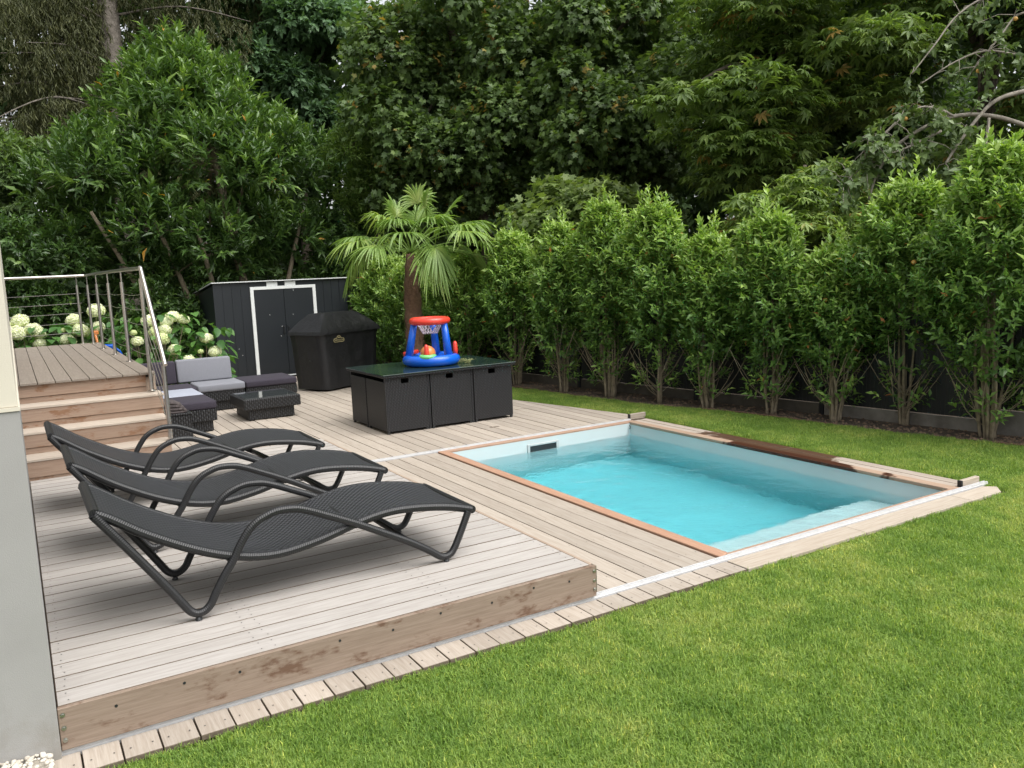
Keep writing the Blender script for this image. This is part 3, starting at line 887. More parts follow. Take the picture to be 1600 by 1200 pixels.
# landing planks
lb = [-2.912, -2.874, -2.713, -2.55, -2.398, -2.23, -2.07, -1.907, -1.739, -1.575]
LZ = 1.07
for i in range(9):
    plank = MB().box(lb[i] + 0.003, 5.905, LZ - 0.025, lb[i + 1] - 0.003, 12.25, LZ)
    plank.build('plank', M['deck_grey'], st, bevel=0.003)
MB().box(-1.60, 5.95, 0.86, -1.577, 12.22, LZ - 0.026).build('side_board', M['fascia_y'], st)
MB().box(SX0, 5.99, 0.0, -1.61, 12.2, LZ - 0.03).build('support_frame', M['dark_frame'], st)

# ------------------------------------------------------------------ steel railing
rl = thing('steel_railing', 'brushed steel railing with thin cable infill around the landing and steps', 'railing', (-1.7, 8, LZ))
posts = [(-1.85, 12.17), (-1.705, 11.95), (-1.69, 10.43), (-1.665, 8.98), (-1.645, 7.55)]
RT = LZ + 1.13
def post(x, y, z0, z1, zs_):
    p = MB().tube([(x, y, z0), (x, y, zs_)], 0.0215, 10).tube([(x, y, zs_), (x, y, z1)], 0.0085, 8)
    b = p.build('post', M['steel'], rl, smooth='auto')
    MB().lathe([(0.048, 0), (0.048, 0.006), (0.03, 0.012)], 14, (x, y, z0)).build('flange', M['steel'], b)
for x, y in posts: post(x, y, LZ, RT - 0.01 + 0.02 * (y - 7) / 5, RT - 0.13)
FP = (-1.635, 5.86); post(FP[0], FP[1], 0.872, RT - 0.02, RT - 0.11)
LP = (-1.60, 5.10); post(LP[0], LP[1], 0.43, 1.27, 1.2)
MB().tube([(-1.635, 5.80, RT), (-1.648, 7.5, RT + 0.015), (-1.68, 10.4, RT + 0.03), (-1.71, 12.19, RT + 0.03)], 0.0215, 12).build('handrail', M['steel'], rl, smooth='auto')
MB().tube([(-1.70, 12.2, RT + 0.03), (-2.2, 12.22, RT + 0.025), (-3.3, 12.22, RT + 0.02)], 0.024, 12).build('handrail', M['steel'], rl, smooth='auto')
MB().tube([(-1.632, 5.85, RT + 0.008), (-1.634, 5.80, RT), (-1.60, 5.06, 1.285), (-1.598, 5.0, 1.215)], 0.0235, 12).build('handrail', M['steel'], rl, smooth='auto')
for k in range(5):
    z = LZ + 0.20 + 0.165 * k
    pts = []
    ch = [FP] + [p for p in posts[::-1]][:4]
    for a, b in zip(ch[:-1], ch[1:]):
        for q in range(6):
            t_ = q / 6
            pts.append((a[0] + (b[0] - a[0]) * t_, a[1] + (b[1] - a[1]) * t_, z - 0.09 * t_ * (1 - t_)))
    pts.append((*ch[-1], z))
    MB().tube(pts, 0.0035, 5).build('cable', M['steel'], rl)
    MB().tube([(-1.80, 12.18, z), (-2.4, 12.18, z - 0.012), (-3.2, 12.18, z - 0.02)], 0.0035, 5).build('cable', M['steel'], rl)
    MB().tube([(FP[0], FP[1] - 0.01, 1.13 + 0.14 * k + 0.02), (LP[0], LP[1], 0.55 + 0.14 * k)], 0.0035, 5).build('cable', M['steel'], rl)

# ------------------------------------------------------------------ sun loungers
def lounger():
    t = thing('sun_lounger', 'black woven wicker sun lounger nearest the lawn, all its frame in view', 'sun lounger', (-1.45, 0.965, HD), 0, 'black woven loungers side by side on the raised deck')
    side = [(-2.632, 0.885), (-2.615, 0.862), (-2.477, 0.665), (-2.325, 0.44), (-2.252, 0.325), (-2.222, 0.282), (-2.188, 0.262), (-2.15, 0.268), (-2.115, 0.298), (-2.09, 0.345), (-2.032, 0.44), (-1.976, 0.52),
            (-1.94, 0.585), (-1.887, 0.66), (-1.84, 0.700), (-1.793, 0.722), (-1.742, 0.738), (-1.689, 0.742), (-1.61, 0.733), (-1.53, 0.703), (-1.455, 0.668), (-1.279, 0.584), (-1.10, 0.487), (-0.964, 0.412), (-0.83, 0.328), (-0.769, 0.283), (-0.735, 0.262), (-0.70, 0.256),
            (-0.665, 0.268), (-0.64, 0.297), (-0.605, 0.36), (-0.57, 0.43), (-0.53, 0.515)]
    prof = catmull([(x, 0, z) for x, z in [(-2.625, 0.910), (-2.555, 0.868), (-2.395, 0.755), (-2.157, 0.622), (-1.942, 0.540), (-1.732, 0.508), (-1.492, 0.537), (-1.252, 0.595), (-1.072, 0.622), (-0.892, 0.617), (-0.667, 0.583), (-0.495, 0.535)]], 4)
    W0, W1 = 0.632, 1.318
    n = len(prof)
    # woven seat: top, bottom and rolled side bands
    s = MB()
    L = [0.0]
    for i in range(1, n): L.append(L[-1] + (prof[i] - prof[i - 1]).length)
    nw = 8
    for j in range(nw + 1):
        for i in range(n):
            y = W0 + (W1 - W0) * j / nw
            s.v.append((prof[i].x, y, prof[i].z - 0.012 * math.sin(math.pi * j / nw)))
    for j in range(nw):
        for i in range(n - 1):
            s.f.append((j * n + i, j * n + i + 1, (j + 1) * n + i + 1, (j + 1) * n + i))
            ya, yb = (W1 - W0) * j / nw, (W1 - W0) * (j + 1) / nw
            s.uv.append([(L[i], ya), (L[i + 1], ya), (L[i + 1], yb), (L[i], yb)])
    k = len(s.v)
    for y in (W0, W1):
        for i in range(n): s.v.append((prof[i].x, y, prof[i].z - 0.03))
    for i in range(n - 1):
        s.f.append((k + i, k + n + i, k + n + i + 1, k + i + 1)); s.uv.append([(L[i], 0), (L[i], W1 - W0), (L[i + 1], W1 - W0), (L[i + 1], 0)])
    s.build('woven_seat', M['weave'], t, smooth=True)
    for y in (W0 - 0.004, W1 + 0.004):
        MB().tube([(p.x, y, p.z - 0.020) for p in prof], 0.0255, 10).build('seat_edge', M['wrap'], t, smooth='auto')
    for xa, za in ((prof[0].x, prof[0].z - 0.018), (prof[-1].x, prof[-1].z - 0.018)):
        MB().tube([(xa, W0 - 0.02, za), (xa, W1 + 0.02, za)], 0.026, 10).build('end_bar', M['wrap'], t, smooth='auto')
    for y in (0.604, 1.346):
        f = MB().tube(catmull([(x, y, z) for x, z in side], 3), 0.0225, 10).build('side_frame', M['wrap'], t, smooth='auto')
        for fx in (-2.185, -0.70):
            MB().lathe([(0.017, 0), (0.019, 0.006), (0.012, 0.02)], 10, (fx, y, HD)).build('foot_cap', M['dark_plastic'], f)
    for fx, fz in ((-1.99, 0.505), (-1.27, 0.565), (-0.95, 0.41)):
        MB().tube([(fx, 0.604, fz), (fx, 1.346, fz)], 0.016, 8).build('cross_bar', M['wrap'], t, smooth='auto')
    return t
L1 = lounger()
L2 = copy_tree(L1); L2.location = (-1.475, 0.965 + 1.375, HD)
L2['label'] = 'black woven wicker sun lounger standing between two others'
L3 = copy_tree(L1); L3.location = (-1.535, 0.965 + 2.70, HD)
L3['label'] = 'black woven wicker sun lounger closest to the wooden steps'

# ------------------------------------------------------------------ lounge sofa set
def module(x0, x1, y0, y1, label, h=0.315):
    t = thing('sofa_module', label, 'outdoor sofa', ((x0 + x1) / 2, (y0 + y1) / 2, 0), 0, 'black wicker sofa modules')
    MB().box(x0, y0, 0.155, x1, y1, h).build('seat_box', M['rib'], t, bevel=0.008)
    MB().box(x0 + 0.05, y0 + 0.05, 0.012, x1 - 0.05, y1 - 0.05, 0.154).build('plinth', M['rib'], t, bevel=0.006)
    for x in (x0 + 0.08, x1 - 0.08):
        for y in (y0 + 0.08, y1 - 0.08):
            MB().lathe([(0.02, 0), (0.02, 0.012)], 8, (x, y, 0)).build('foot', M['dark_plastic'], t)
    return t
def cushion(x0, x1, y0, y1, z0, z1, mat, label, tilt=0.0, name='seat_cushion', group='sofa cushions'):
    b = MB().box(x0, y0, z0, x1, y1, z1)
    bm = bmesh.new()
    t = thing(name, label, 'cushion', ((x0 + x1) / 2, (y0 + y1) / 2, z0), 0, group)
    if tilt:
        b.v = [(x, y + (z - z0) * tilt, z) for x, y, z in b.v]
    o = b.build('cushion_cover', mat, t, bevel=0.028, seg=4, smooth=True)
    return t
module(-0.56, 0.215, 9.62, 10.46, 'black wicker sofa seat under light grey cushions')
module(0.235, 1.06, 9.62, 10.46, 'black wicker footstool section under a dark purple cushion by the covered grill')
module(-1.38, -0.58, 9.46, 10.46, 'black wicker corner section in the bend of the sofa')
module(-1.38, -0.60, 8.60, 9.44, 'black wicker sofa section under a pale lilac cushion')
module(-1.38, -0.60, 7.78, 8.58, 'black wicker sofa end section under a dark purple cushion by the steps')
cushion(-0.50, 0.225, 9.60, 10.30, 0.318, 0.432, M['grey_cloth'], 'light grey seat cushion in front of the grey back cushion')
cushion(0.235, 1.065, 9.60, 10.44, 0.318, 0.425, M['dark_cloth'], 'long dark purple seat cushion beside the covered grill')
cushion(-1.30, -0.52, 9.50, 10.25, 0.318, 0.425, M['dark_cloth'], 'dark purple seat cushion in the corner of the sofa')
cushion(-1.39, -0.595, 8.60, 9.46, 0.318, 0.432, M['pale_cloth'], 'pale lilac seat cushion between two dark purple ones')
cushion(-1.39, -0.595, 7.77, 8.58, 0.318, 0.43, M['dark_cloth'], 'dark purple seat cushion on the sofa end by the steps')
cushion(-0.68, 0.17, 10.22, 10.36, 0.435, 0.80, M['grey_cloth'], 'wide light grey back cushion leaning in front of the hydrangeas', 0.16, 'back_cushion', 'back cushions')
cushion(-1.28, -0.69, 10.24, 10.38, 0.43, 0.79, M['dark_cloth'], 'dark purple back cushion in the sofa corner behind the railing', 0.14, 'back_cushion', 'back cushions')
cushion(-1.42, -1.27, 8.7, 9.6, 0.43, 0.78, M['dark_cloth'], 'dark purple back cushion along the side of the sofa by the landing', 0.0, 'back_cushion', 'back cushions')
t = thing('side_box', 'small black wicker box carrying a folded blanket beside the steps', 'box', (-1.35, 7.55, 0))
MB().box(-1.62, 7.36, 0.012, -1.0, 7.73, 0.335).build('box_body', M['rib'], t, bevel=0.008)
MB().box(-1.63, 7.35, 0.336, -0.99, 7.74, 0.362).build('box_lid', M['rib'], t, bevel=0.006)
bl = thing('folded_blanket', 'folded grey brown blanket lying on the small wicker box', 'blanket', (-1.3, 7.55, 0.363))
def fold(z0, dz, x1, seed):
    q = random.Random(seed)
    pts = catmull([(-1.60, z0 + 0.012), (-1.4, z0 + 0.02 + q.uniform(0, .01)), (-1.2, z0 + 0.018), (x1 - 0.05, z0 + 0.014), (x1, z0 + dz * .5), (x1 - 0.06, z0 + dz), (-1.25, z0 + dz + 0.01), (-1.6, z0 + dz)] and [(a, 0, b) for a, b in [(-1.60, z0 + 0.012), (-1.4, z0 + 0.02 + q.uniform(0, .01)), (-1.2, z0 + 0.018), (x1 - 0.05, z0 + 0.014), (x1, z0 + dz * .5), (x1 - 0.06, z0 + dz), (-1.25, z0 + dz + 0.01), (-1.6, z0 + dz)]], 4)
    b = MB()
    n = len(pts)
    for y in (7.38, 7.50, 7.62, 7.71):
        for off in (0,):
            for p in pts: b.v.append((p.x + 0.012 * math.sin(y * 23 + p.z * 9), y, p.z + 0.006 * math.sin(y * 31 + p.x * 14)))
    for r_ in range(3):
        for i in range(n - 1):
            b.f.append((r_ * n + i, r_ * n + i + 1, (r_ + 1) * n + i + 1, (r_ + 1) * n + i)); b.uv.append(None)
    return b
for i, (z0, dz, x1) in enumerate(((0.364, 0.05, -1.05), (0.405, 0.05, -1.08), (0.448, 0.05, -1.12))):
    o = fold(z0, dz, x1, i).build('blanket_fold', M['blanket'], bl, smooth=True)
    md = o.modifiers.new('thickness', 'SOLIDIFY'); md.thickness = 0.034; md.offset = 0
# coffee table
ct = thing('coffee_table', 'low black wicker coffee table with smoked glass top in front of the sofa', 'coffee table', (0.27, 8.62, 0))
MB().box(-0.14, 8.2, 0.165, 0.69, 9.08, 0.325).build('table_rim', M['rib'], ct, bevel=0.012)
MB().box(-0.07, 8.26, 0.012, 0.60, 9.02, 0.164).build('plinth', M['rib'], ct, bevel=0.006)
MB().box(-0.10, 8.24, 0.3255, 0.65, 9.04, 0.333).build('glass_top', M['smoked'], ct, bevel=0.002)
for x in (-0.04, 0.57):
    for y in (8.29, 8.99): MB().lathe([(0.018, 0), (0.018, 0.012)], 8, (x, y, 0)).build('foot', M['dark_plastic'], ct)

# ------------------------------------------------------------------ dining cube set
TB = thing('dining_table', 'black wicker dining table with green glass top holding the pool toy', 'dining table', (2.0, 6.45, 0))
TX0, TX1, TY0, TY1, TZ = 1.035, 2.985, 5.775, 7.13, 0.772
MB().box(TX0, TY0, TZ - 0.014, TX1, TY1, TZ).build('glass_top', M['glass'], TB, bevel=0.003)
ap = MB()
for a in ((TX0 + 0.008, TY0 + 0.008, TX1 - 0.008, TY0 + 0.05), (TX0 + 0.008, TY1 - 0.05, TX1 - 0.008, TY1 - 0.008), (TX0 + 0.008, TY0 + 0.052, TX0 + 0.05, TY1 - 0.052), (TX1 - 0.05, TY0 + 0.052, TX1 - 0.008, TY1 - 0.052)):
    ap.box(a[0], a[1], TZ - 0.042, a[2], a[3], TZ - 0.0145)
ap.build('apron', M['brown_rib'], TB, bevel=0.003)
for x in (1.682, 2.325):
    for y in (5.84, 7.02):
        MB().box(x - 0.02, y, 0.0, x + 0.02, y + 0.04, TZ - 0.043).build('leg', M['brown_rib'], TB, bevel=0.004)
def cube_chair(x0, x1, front, label, slot=True):
    yf, yb = (5.83, 6.49) if front else (7.075, 6.52)
    d = 1 if yb > yf else -1
    t = thing('cube_chair', label, 'chair', ((x0 + x1) / 2, (yf + yb) / 2, 0), 0, 'wicker chairs pushed in around the dining table')
    zb, zt, th = 0.035, 0.722, 0.03
    xs0, xs1 = x0 + 0.2 * (x1 - x0) * 1.9, x0 + 0.2 * (x1 - x0) * 1.9 + 0.105
    ya, yc = min(yf, yf + d * th), max(yf, yf + d * th)
    b = MB()
    for q in ((x0, zb, xs0, zt), (xs1, zb, x1, zt), (xs0, zb, xs1, 0.642), (xs0, 0.705, xs1, zt)): b.box(q[0], ya, q[1], q[2], yc, q[3])
    b.build('back_panel', M['brown_rib'], t)
    for xa in (x0, x1 - 0.03):
        y0_, y1_ = sorted((yf + d * (th + 0.001), yb))
        MB().box(xa, y0_, zb + 0.002, xa + 0.03, y1_, zt - 0.05).build('side_panel', M['brown_rib'], t, bevel=0.003)
    y0_, y1_ = sorted((yf + d * (th + 0.002), yb))
    MB().box(x0 + 0.031, y0_, 0.28, x1 - 0.031, y1_, 0.34).build('seat', M['brown_rib'], t)
    for xa in (x0 + 0.005, x1 - 0.035):
        for y in (yf + d * 0.005, yb - d * 0.035):
            a, c = sorted((y, y + d * 0.03))
            MB().box(xa, a, 0.0, xa + 0.03, c, zb - 0.001).build('leg', M['dark_plastic'], t)
cube_chair(1.075, 1.655, True, 'wicker chair pushed under the dining table corner nearest the loungers')
cube_chair(1.71, 2.30, True, 'wicker chair in the middle of the table side facing the pool')
cube_chair(2.35, 2.94, True, 'wicker chair under the table end nearest the hedge, facing the pool')
cube_chair(1.075, 1.655, False, 'wicker chair under the table corner nearest the covered grill')
cube_chair(1.71, 2.30, False, 'wicker chair hidden in the middle of the table side facing the hedge')
cube_chair(2.35, 2.94, False, 'wicker chair under the table corner nearest the palm trunk')
# inflatable toy on the table
ty = thing('pool_basketball_toy', 'inflatable blue basketball hoop toy with red ring on the dining table', 'pool toy', (2.02, 6.42, TZ))
tc = Vector((2.02, 6.42, TZ + 0.001))
def tv(x, y, z):
    # x to the side as seen from the terrace, y away from it
    return (tc.x + 0.86 * x + 0.51 * y, tc.y - 0.51 * x + 0.86 * y, tc.z + z)
MB().torus((tc.x, tc.y, tc.z + 0.075), 0.325, 0.073, 28, 12).build('base_ring', M['blue_vinyl'], ty, smooth=True)
MB().lathe([(0.01, 0.05), (0.30, 0.05), (0.30, 0.056), (0.01, 0.056)], 24, (tc.x, tc.y, tc.z)).build('base_floor', M['pink_vinyl'], ty)
for (xa, ya), (xb, yb) in (((-0.30, -0.05), (-0.205, -0.03)), ((0.245, -0.08), (0.20, -0.04)), ((0.05, 0.30), (0.03, 0.18))):
    MB().tube([tv(xa, ya, 0.11), tv((xa + xb) / 2, (ya + yb) / 2, 0.36), tv(xb, yb, 0.58)], [0.058, 0.05, 0.045], 12).build('post', M['blue_vinyl'], ty, smooth=True)
MB().torus(tv(0.0, 0.05, 0.60), 0.235, 0.05, 28, 12).build('hoop', M['red_vinyl'], ty, smooth=True)
nt_ = MB()
rn = random.Random(4)
for i in range(18):
    a0 = 2 * math.pi * i / 18
    for s_ in (0.35, -0.35):
        pts = []
        for q in range(4):
            r_ = 0.19 - 0.03 * q; a = a0 + s_ * q * 0.6
            pts.append(tv(r_ * math.cos(a), 0.05 + r_ * math.sin(a), 0.59 - 0.055 * q))
        nt_.tube(pts, 0.004, 4)
nt_.build('net', M['net'], ty)
MB().ball(tv(-0.03, -0.14, 0.17), 0.105, 16, 10).build('ball', M['orange_vinyl'], ty, smooth=True)
MB().torus(tv(-0.02, -0.27, 0.135), 0.092, 0.032, 20, 8).build('toss_ring', M['green_vinyl'], ty, smooth=True)
for i, (px, py, z0, ax) in enumerate(((-0.035, -0.27, 0.12, 0), (0.335, 0.0, 0.13, 0))):
    MB().tube([tv(px, py, z0), tv(px, py, z0 + 0.06), tv(px, py, z0 + 0.15), tv(px, py, z0 + 0.18)], [0.036, 0.034, 0.03, 0.014], 10).build('peg', M['red_vinyl'], ty, smooth=True)
MB().tube([tv(-0.38, 0.03, 0.155), tv(-0.28, 0.10, 0.165), tv(-0.19, 0.14, 0.18)], [0.03, 0.028, 0.03], 10).build('peg', M['red_vinyl'], ty, smooth=True)
cl = MB()
for i in range(46):
    a = rn.random() * 6.28; x, y = 2.42 + rn.uniform(-.13, .13), 6.22 + rn.uniform(-.09, .09)
    l = rn.uniform(.03, .08); z = TZ + 0.004 + rn.random() * 0.04
    cl.tube([(x, y, z), (x + l * math.cos(a), y + l * math.sin(a), z + rn.uniform(-.002, .03))], 0.004, 4)
tag(cl.build('plant_cutting', M['straw']), 'small dry green plant cutting beside the pool toy on the glass table', 'plant cutting')

# ------------------------------------------------------------------ covered grill
GA = math.atan2(0.23, 0.45)
def grill():
    F = Vector((1.83, 10.38, 0)); d = Vector((math.cos(GA), math.sin(GA), 0)); n = Vector((-math.sin(GA), math.cos(GA), 0))
    t = thing('covered_grill', 'barbecue grill under a black fabric cover with a gold emblem', 'grill', tuple(F + d * 0.6 + n * 0.35), 0)
    def ring(x0, x1, y0, y1, z, jit=0.0, seed=1, bow=0.0, front=None):
        q = random.Random(seed)
        pts = []
        per = [(x0, y0)] + [(x0 + (x1 - x0) * i / 12, y0) for i in range(1, 12)] + [(x1, y0)] + [(x1, y0 + (y1 - y0) * i / 5) for i in range(1, 5)] + [(x1, y1)] + [(x1 + (x0 - x1) * i / 12, y1) for i in range(1, 12)] + [(x0, y1)] + [(x0, y1 + (y0 - y1) * i / 5) for i in range(1, 5)]
        for i, (x, y) in enumerate(per):
            w_ = jit * (math.sin(i * 1.9 + seed * .7) + 0.6 * math.sin(i * 3.7 + seed))
            sag = -bow * math.sin(math.pi * (x - x0) / (x1 - x0))
            p = F + d * (x + w_ * (1 if y0 < y < y1 else 0.3)) + n * (y + w_ * (1 if x0 < x < x1 else 0.3))
            pts.append((p.x, p.y, z + (front(x) if front else 0) + (abs(w_) * 0.5)))
        return pts
    body = MB()
    R = [ring(-0.03, 1.27, -0.01, 0.70, 0.03, 0.022, 1), ring(-0.05, 1.29, -0.02, 0.71, 0.30, 0.022, 1.2), ring(-0.07, 1.33, -0.02, 0.72, 0.62, 0.016, 1.5),
         ring(-0.10, 1.36, -0.02, 0.72, 0.92, 0.008, 1.8), ring(-0.13, 1.42, -0.035, 0.735, 1.06, 0.004, 2)]
    m = len(R[0])
    for r_ in R: body.v += r_
    for k in range(len(R) - 1):
        for i in range(m):
            body.f.append((k * m + i, k * m + (i + 1) % m, (k + 1) * m + (i + 1) % m, (k + 1) * m + i)); body.uv.append(None)
    bo = body.build('cover_skirt', M['cover'], t, smooth=True)
    hood = MB()
    H = [ring(-0.15, 1.44, -0.055, 0.75, 1.015, 0.006, 3), ring(-0.14, 1.43, -0.05, 0.745, 1.075, 0.004, 2.2), ring(0.04, 1.25, 0.06, 0.66, 1.24, 0.006, 2.6), ring(0.20, 1.08, 0.20, 0.55, 1.375, 0.004, 2.9), ring(0.24, 1.04, 0.24, 0.50, 1.385, 0.002, 2.9)]
    for r_ in H: hood.v += r_
    for k in range(len(H) - 1):
        for i in range(m):
            hood.f.append((k * m + i, k * m + (i + 1) % m, (k + 1) * m + (i + 1) % m, (k + 1) * m + i)); hood.uv.append(None)
    hood.f.append(tuple(4 * m + i for i in range(m))); hood.uv.append(None)
    hood.build('cover_hood', M['cover'], t, smooth='auto')
    MB().tube([(p.x, p.y, 0.55 + 0.02 * i) for i, p in enumerate([F + d * -0.06 + n * 0.3, F + d * -0.075 + n * 0.31])], 0.02, 8).build('strap_buckle', M['dark_plastic'], t)
    # emblem: pill with an arch above it and the maker's word
    em = MB()
    ec = F + d * 0.33 + n * -0.036
    def ep(x, z, off=0.0):
        p = ec + d * x - n * off
        return (p.x, p.y, 0.90 + z)
    loop = [(-0.10 + 0.032 * math.cos(a), 0.032 * math.sin(a)) for a in [math.pi / 2 + math.pi * i / 8 for i in range(9)]] + [(0.10 + 0.032 * math.cos(a), 0.032 * math.sin(a)) for a in [-math.pi / 2 + math.pi * i / 8 for i in range(9)]] + [(0.055, 0.034)] + [(0.052 * math.cos(a), 0.034 + 0.046 * math.sin(a)) for a in [math.pi * i / 8 for i in range(9)]] + [(-0.055, 0.034)]
    em.tube([ep(x, z) for x, z in loop], 0.0055, 5, closed=True)
    eo = em.build('emblem', M['gold'], t)
    hat = MB()
    hat.add([ep(x, z, 0.003) for x, z in ((-0.03, 0.04), (0.03, 0.04), (0.018, 0.055), (0.0, 0.066), (-0.018, 0.055))], [(0, 1, 2, 3, 4)])
    hat.build('emblem_hat', M['gold'], eo)
    cu = bpy.data.curves.new('lettering', 'FONT'); cu.body = 'NAPOLEON'; cu.size = 0.042; cu.align_x = 'CENTER'; cu.align_y = 'CENTER'; cu.extrude = 0.001
    tmp = bpy.data.objects.new('lettering_tmp', cu)
    me = bpy.data.meshes.new_from_object(tmp)
    bpy.data.objects.remove(tmp)
    me.materials.append(M['gold'])
    fr = Matrix(((d.x, 0, -n.x, ec.x - n.x * 0.004), (d.y, 0, -n.y, ec.y - n.y * 0.004), (0, 1, 0, 0.90), (0, 0, 0, 1)))
    me.transform(INV[t.name] @ fr)
    obj('lettering', me, eo)
grill()

# ------------------------------------------------------------------ shed
def shed():
    x0, x1, y0, y1 = 0.665, 3.475, 13.6, 15.1
    zf, zb = 2.0, 1.82
    t = thing('garden_shed', 'anthracite metal garden shed with white framed double doors and white roof edge', 'shed', ((x0 + x1) / 2, y0, 0))
    dx0, dx1, dz = 1.46, 2.70, 1.83
    def ribbed(xa, xb):
        b = MB()
        n = max(1, int(round((xb - xa) / 0.19)))
        w_ = (xb - xa) / n
        for i in range(n):
            a = xa + i * w_
            b.box(a, y0, 0.0, a + w_ - 0.014, y0 + 0.02, zf - 0.012)
            b.box(a + w_ - 0.014, y0 + 0.008, 0.0, a + w_, y0 + 0.02, zf - 0.012)
        b.build('wall_panel', M['anthracite'], t)
    ribbed(x0, dx0 - 0.07); ribbed(dx1 + 0.07, x1)
    MB().box(dx0 - 0.069, y0 + 0.001, dz + 0.065, dx1 + 0.069, y0 + 0.02, zf - 0.012).build('wall_panel', M['anthracite'], t)
    for xa in (x0, x1 - 0.02):
        MB().add([(xa, y0 + 0.021, 0), (xa + 0.02, y0 + 0.021, 0), (xa + 0.02, y1, 0), (xa, y1, 0), (xa, y0 + 0.021, zf - 0.04), (xa + 0.02, y0 + 0.021, zf - 0.04), (xa + 0.02, y1, zb - 0.04), (xa, y1, zb - 0.04)],
                 [(0, 3, 2, 1), (4, 5, 6, 7), (0, 1, 5, 4), (1, 2, 6, 5), (2, 3, 7, 6), (3, 0, 4, 7)]).build('side_wall', M['anthracite'], t)
    MB().box(x0 + 0.021, y1 - 0.02, 0, x1 - 0.021, y1, zb - 0.05).build('rear_wall', M['anthracite'], t)
    r0, r1 = x0 - 0.03, x1 + 0.03
    rf = MB().add([(r0, y0 - 0.05, zf - 0.006), (r1, y0 - 0.05, zf - 0.006), (r1, y1 + 0.6, zb - 0.075), (r0, y1 + 0.6, zb - 0.075), (r0, y0 - 0.05, zf + 0.012), (r1, y0 - 0.05, zf + 0.012), (r1, y1 + 0.6, zb - 0.04), (r0, y1 + 0.6, zb - 0.04)],
             [(0, 3, 2, 1), (4, 5, 6, 7), (0, 1, 5, 4), (1, 2, 6, 5), (2, 3, 7, 6), (3, 0, 4, 7)]).build('roof', M['anthracite'], t)
    MB().box(r0, y0 - 0.058, zf - 0.002, r1, y0 - 0.051, zf + 0.016).build('roof_edge', M['white_metal'], rf)
    MB().add([(r0 - 0.008, y0 - 0.058, zf - 0.002), (r0 - 0.001, y0 - 0.058, zf - 0.002), (r0 - 0.001, y1 + 0.6, zb - 0.05), (r0 - 0.008, y1 + 0.6, zb - 0.05), (r0 - 0.008, y0 - 0.058, zf + 0.016), (r0 - 0.001, y0 - 0.058, zf + 0.016), (r0 - 0.001, y1 + 0.6, zb - 0.032), (r0 - 0.008, y1 + 0.6, zb - 0.032)],
             [(0, 3, 2, 1), (4, 5, 6, 7), (0, 1, 5, 4), (1, 2, 6, 5), (2, 3, 7, 6), (3, 0, 4, 7)]).build('roof_edge', M['white_metal'], rf)
    for xa, xb, za, zz in ((dx0 - 0.068, dx0, 0.0, dz + 0.062), (dx1, dx1 + 0.068, 0.0, dz + 0.062), (dx0 + 0.001, dx1 - 0.001, dz, dz + 0.062)):
        MB().box(xa, y0 - 0.03, za, xb, y0 + 0.015, zz).build('door_frame', M['white_metal'], t, bevel=0.003)
    for xa in (1.74, 2.12):
        MB().box(xa, y0 - 0.012, dz + 0.066, xa + 0.225, y0 - 0.001, zf - 0.016).build('vent_plate', M['white_metal'], t)
    xm = (dx0 + dx1) / 2
    for i, (xa, xb) in enumerate(((dx0 + 0.002, xm - 0.003), (xm + 0.003, dx1 - 0.002))):
        dr = MB().box(xa, y0 - 0.022, 0.03, xb, y0 - 0.004, dz - 0.004).build('door', M['anthracite'], t, bevel=0.003)
        hx = xm - 0.05 if i == 0 else xm + 0.05
        MB().box(hx - 0.018, y0 - 0.034, 0.88, hx + 0.018, y0 - 0.0225, 1.06).tube([(hx, y0 - 0.034, 0.9), (hx, y0 - 0.06, 0.91), (hx, y0 - 0.06, 1.03), (hx, y0 - 0.034, 1.04)], 0.008, 6).build('handle', M['dark_plastic'], dr)
    MB().box(dx0, y0 - 0.03, 0.0, dx1, y0 - 0.024, 0.025).build('door_sill', M['white_metal'], t)
    rb = random.Random(9)
    for i in range(9):  # small white specks scattered over the shed front
        x, z = rb.choice([0.75, 1.1, 1.75, 1.95, 2.25, 2.35]) + rb.uniform(-.05, .05), rb.uniform(0.5, 1.8)
        MB().ball((x, y0 - 0.024, z), 0.008, 6, 4).build('white_speck', M['white_metal'], t)
shed()

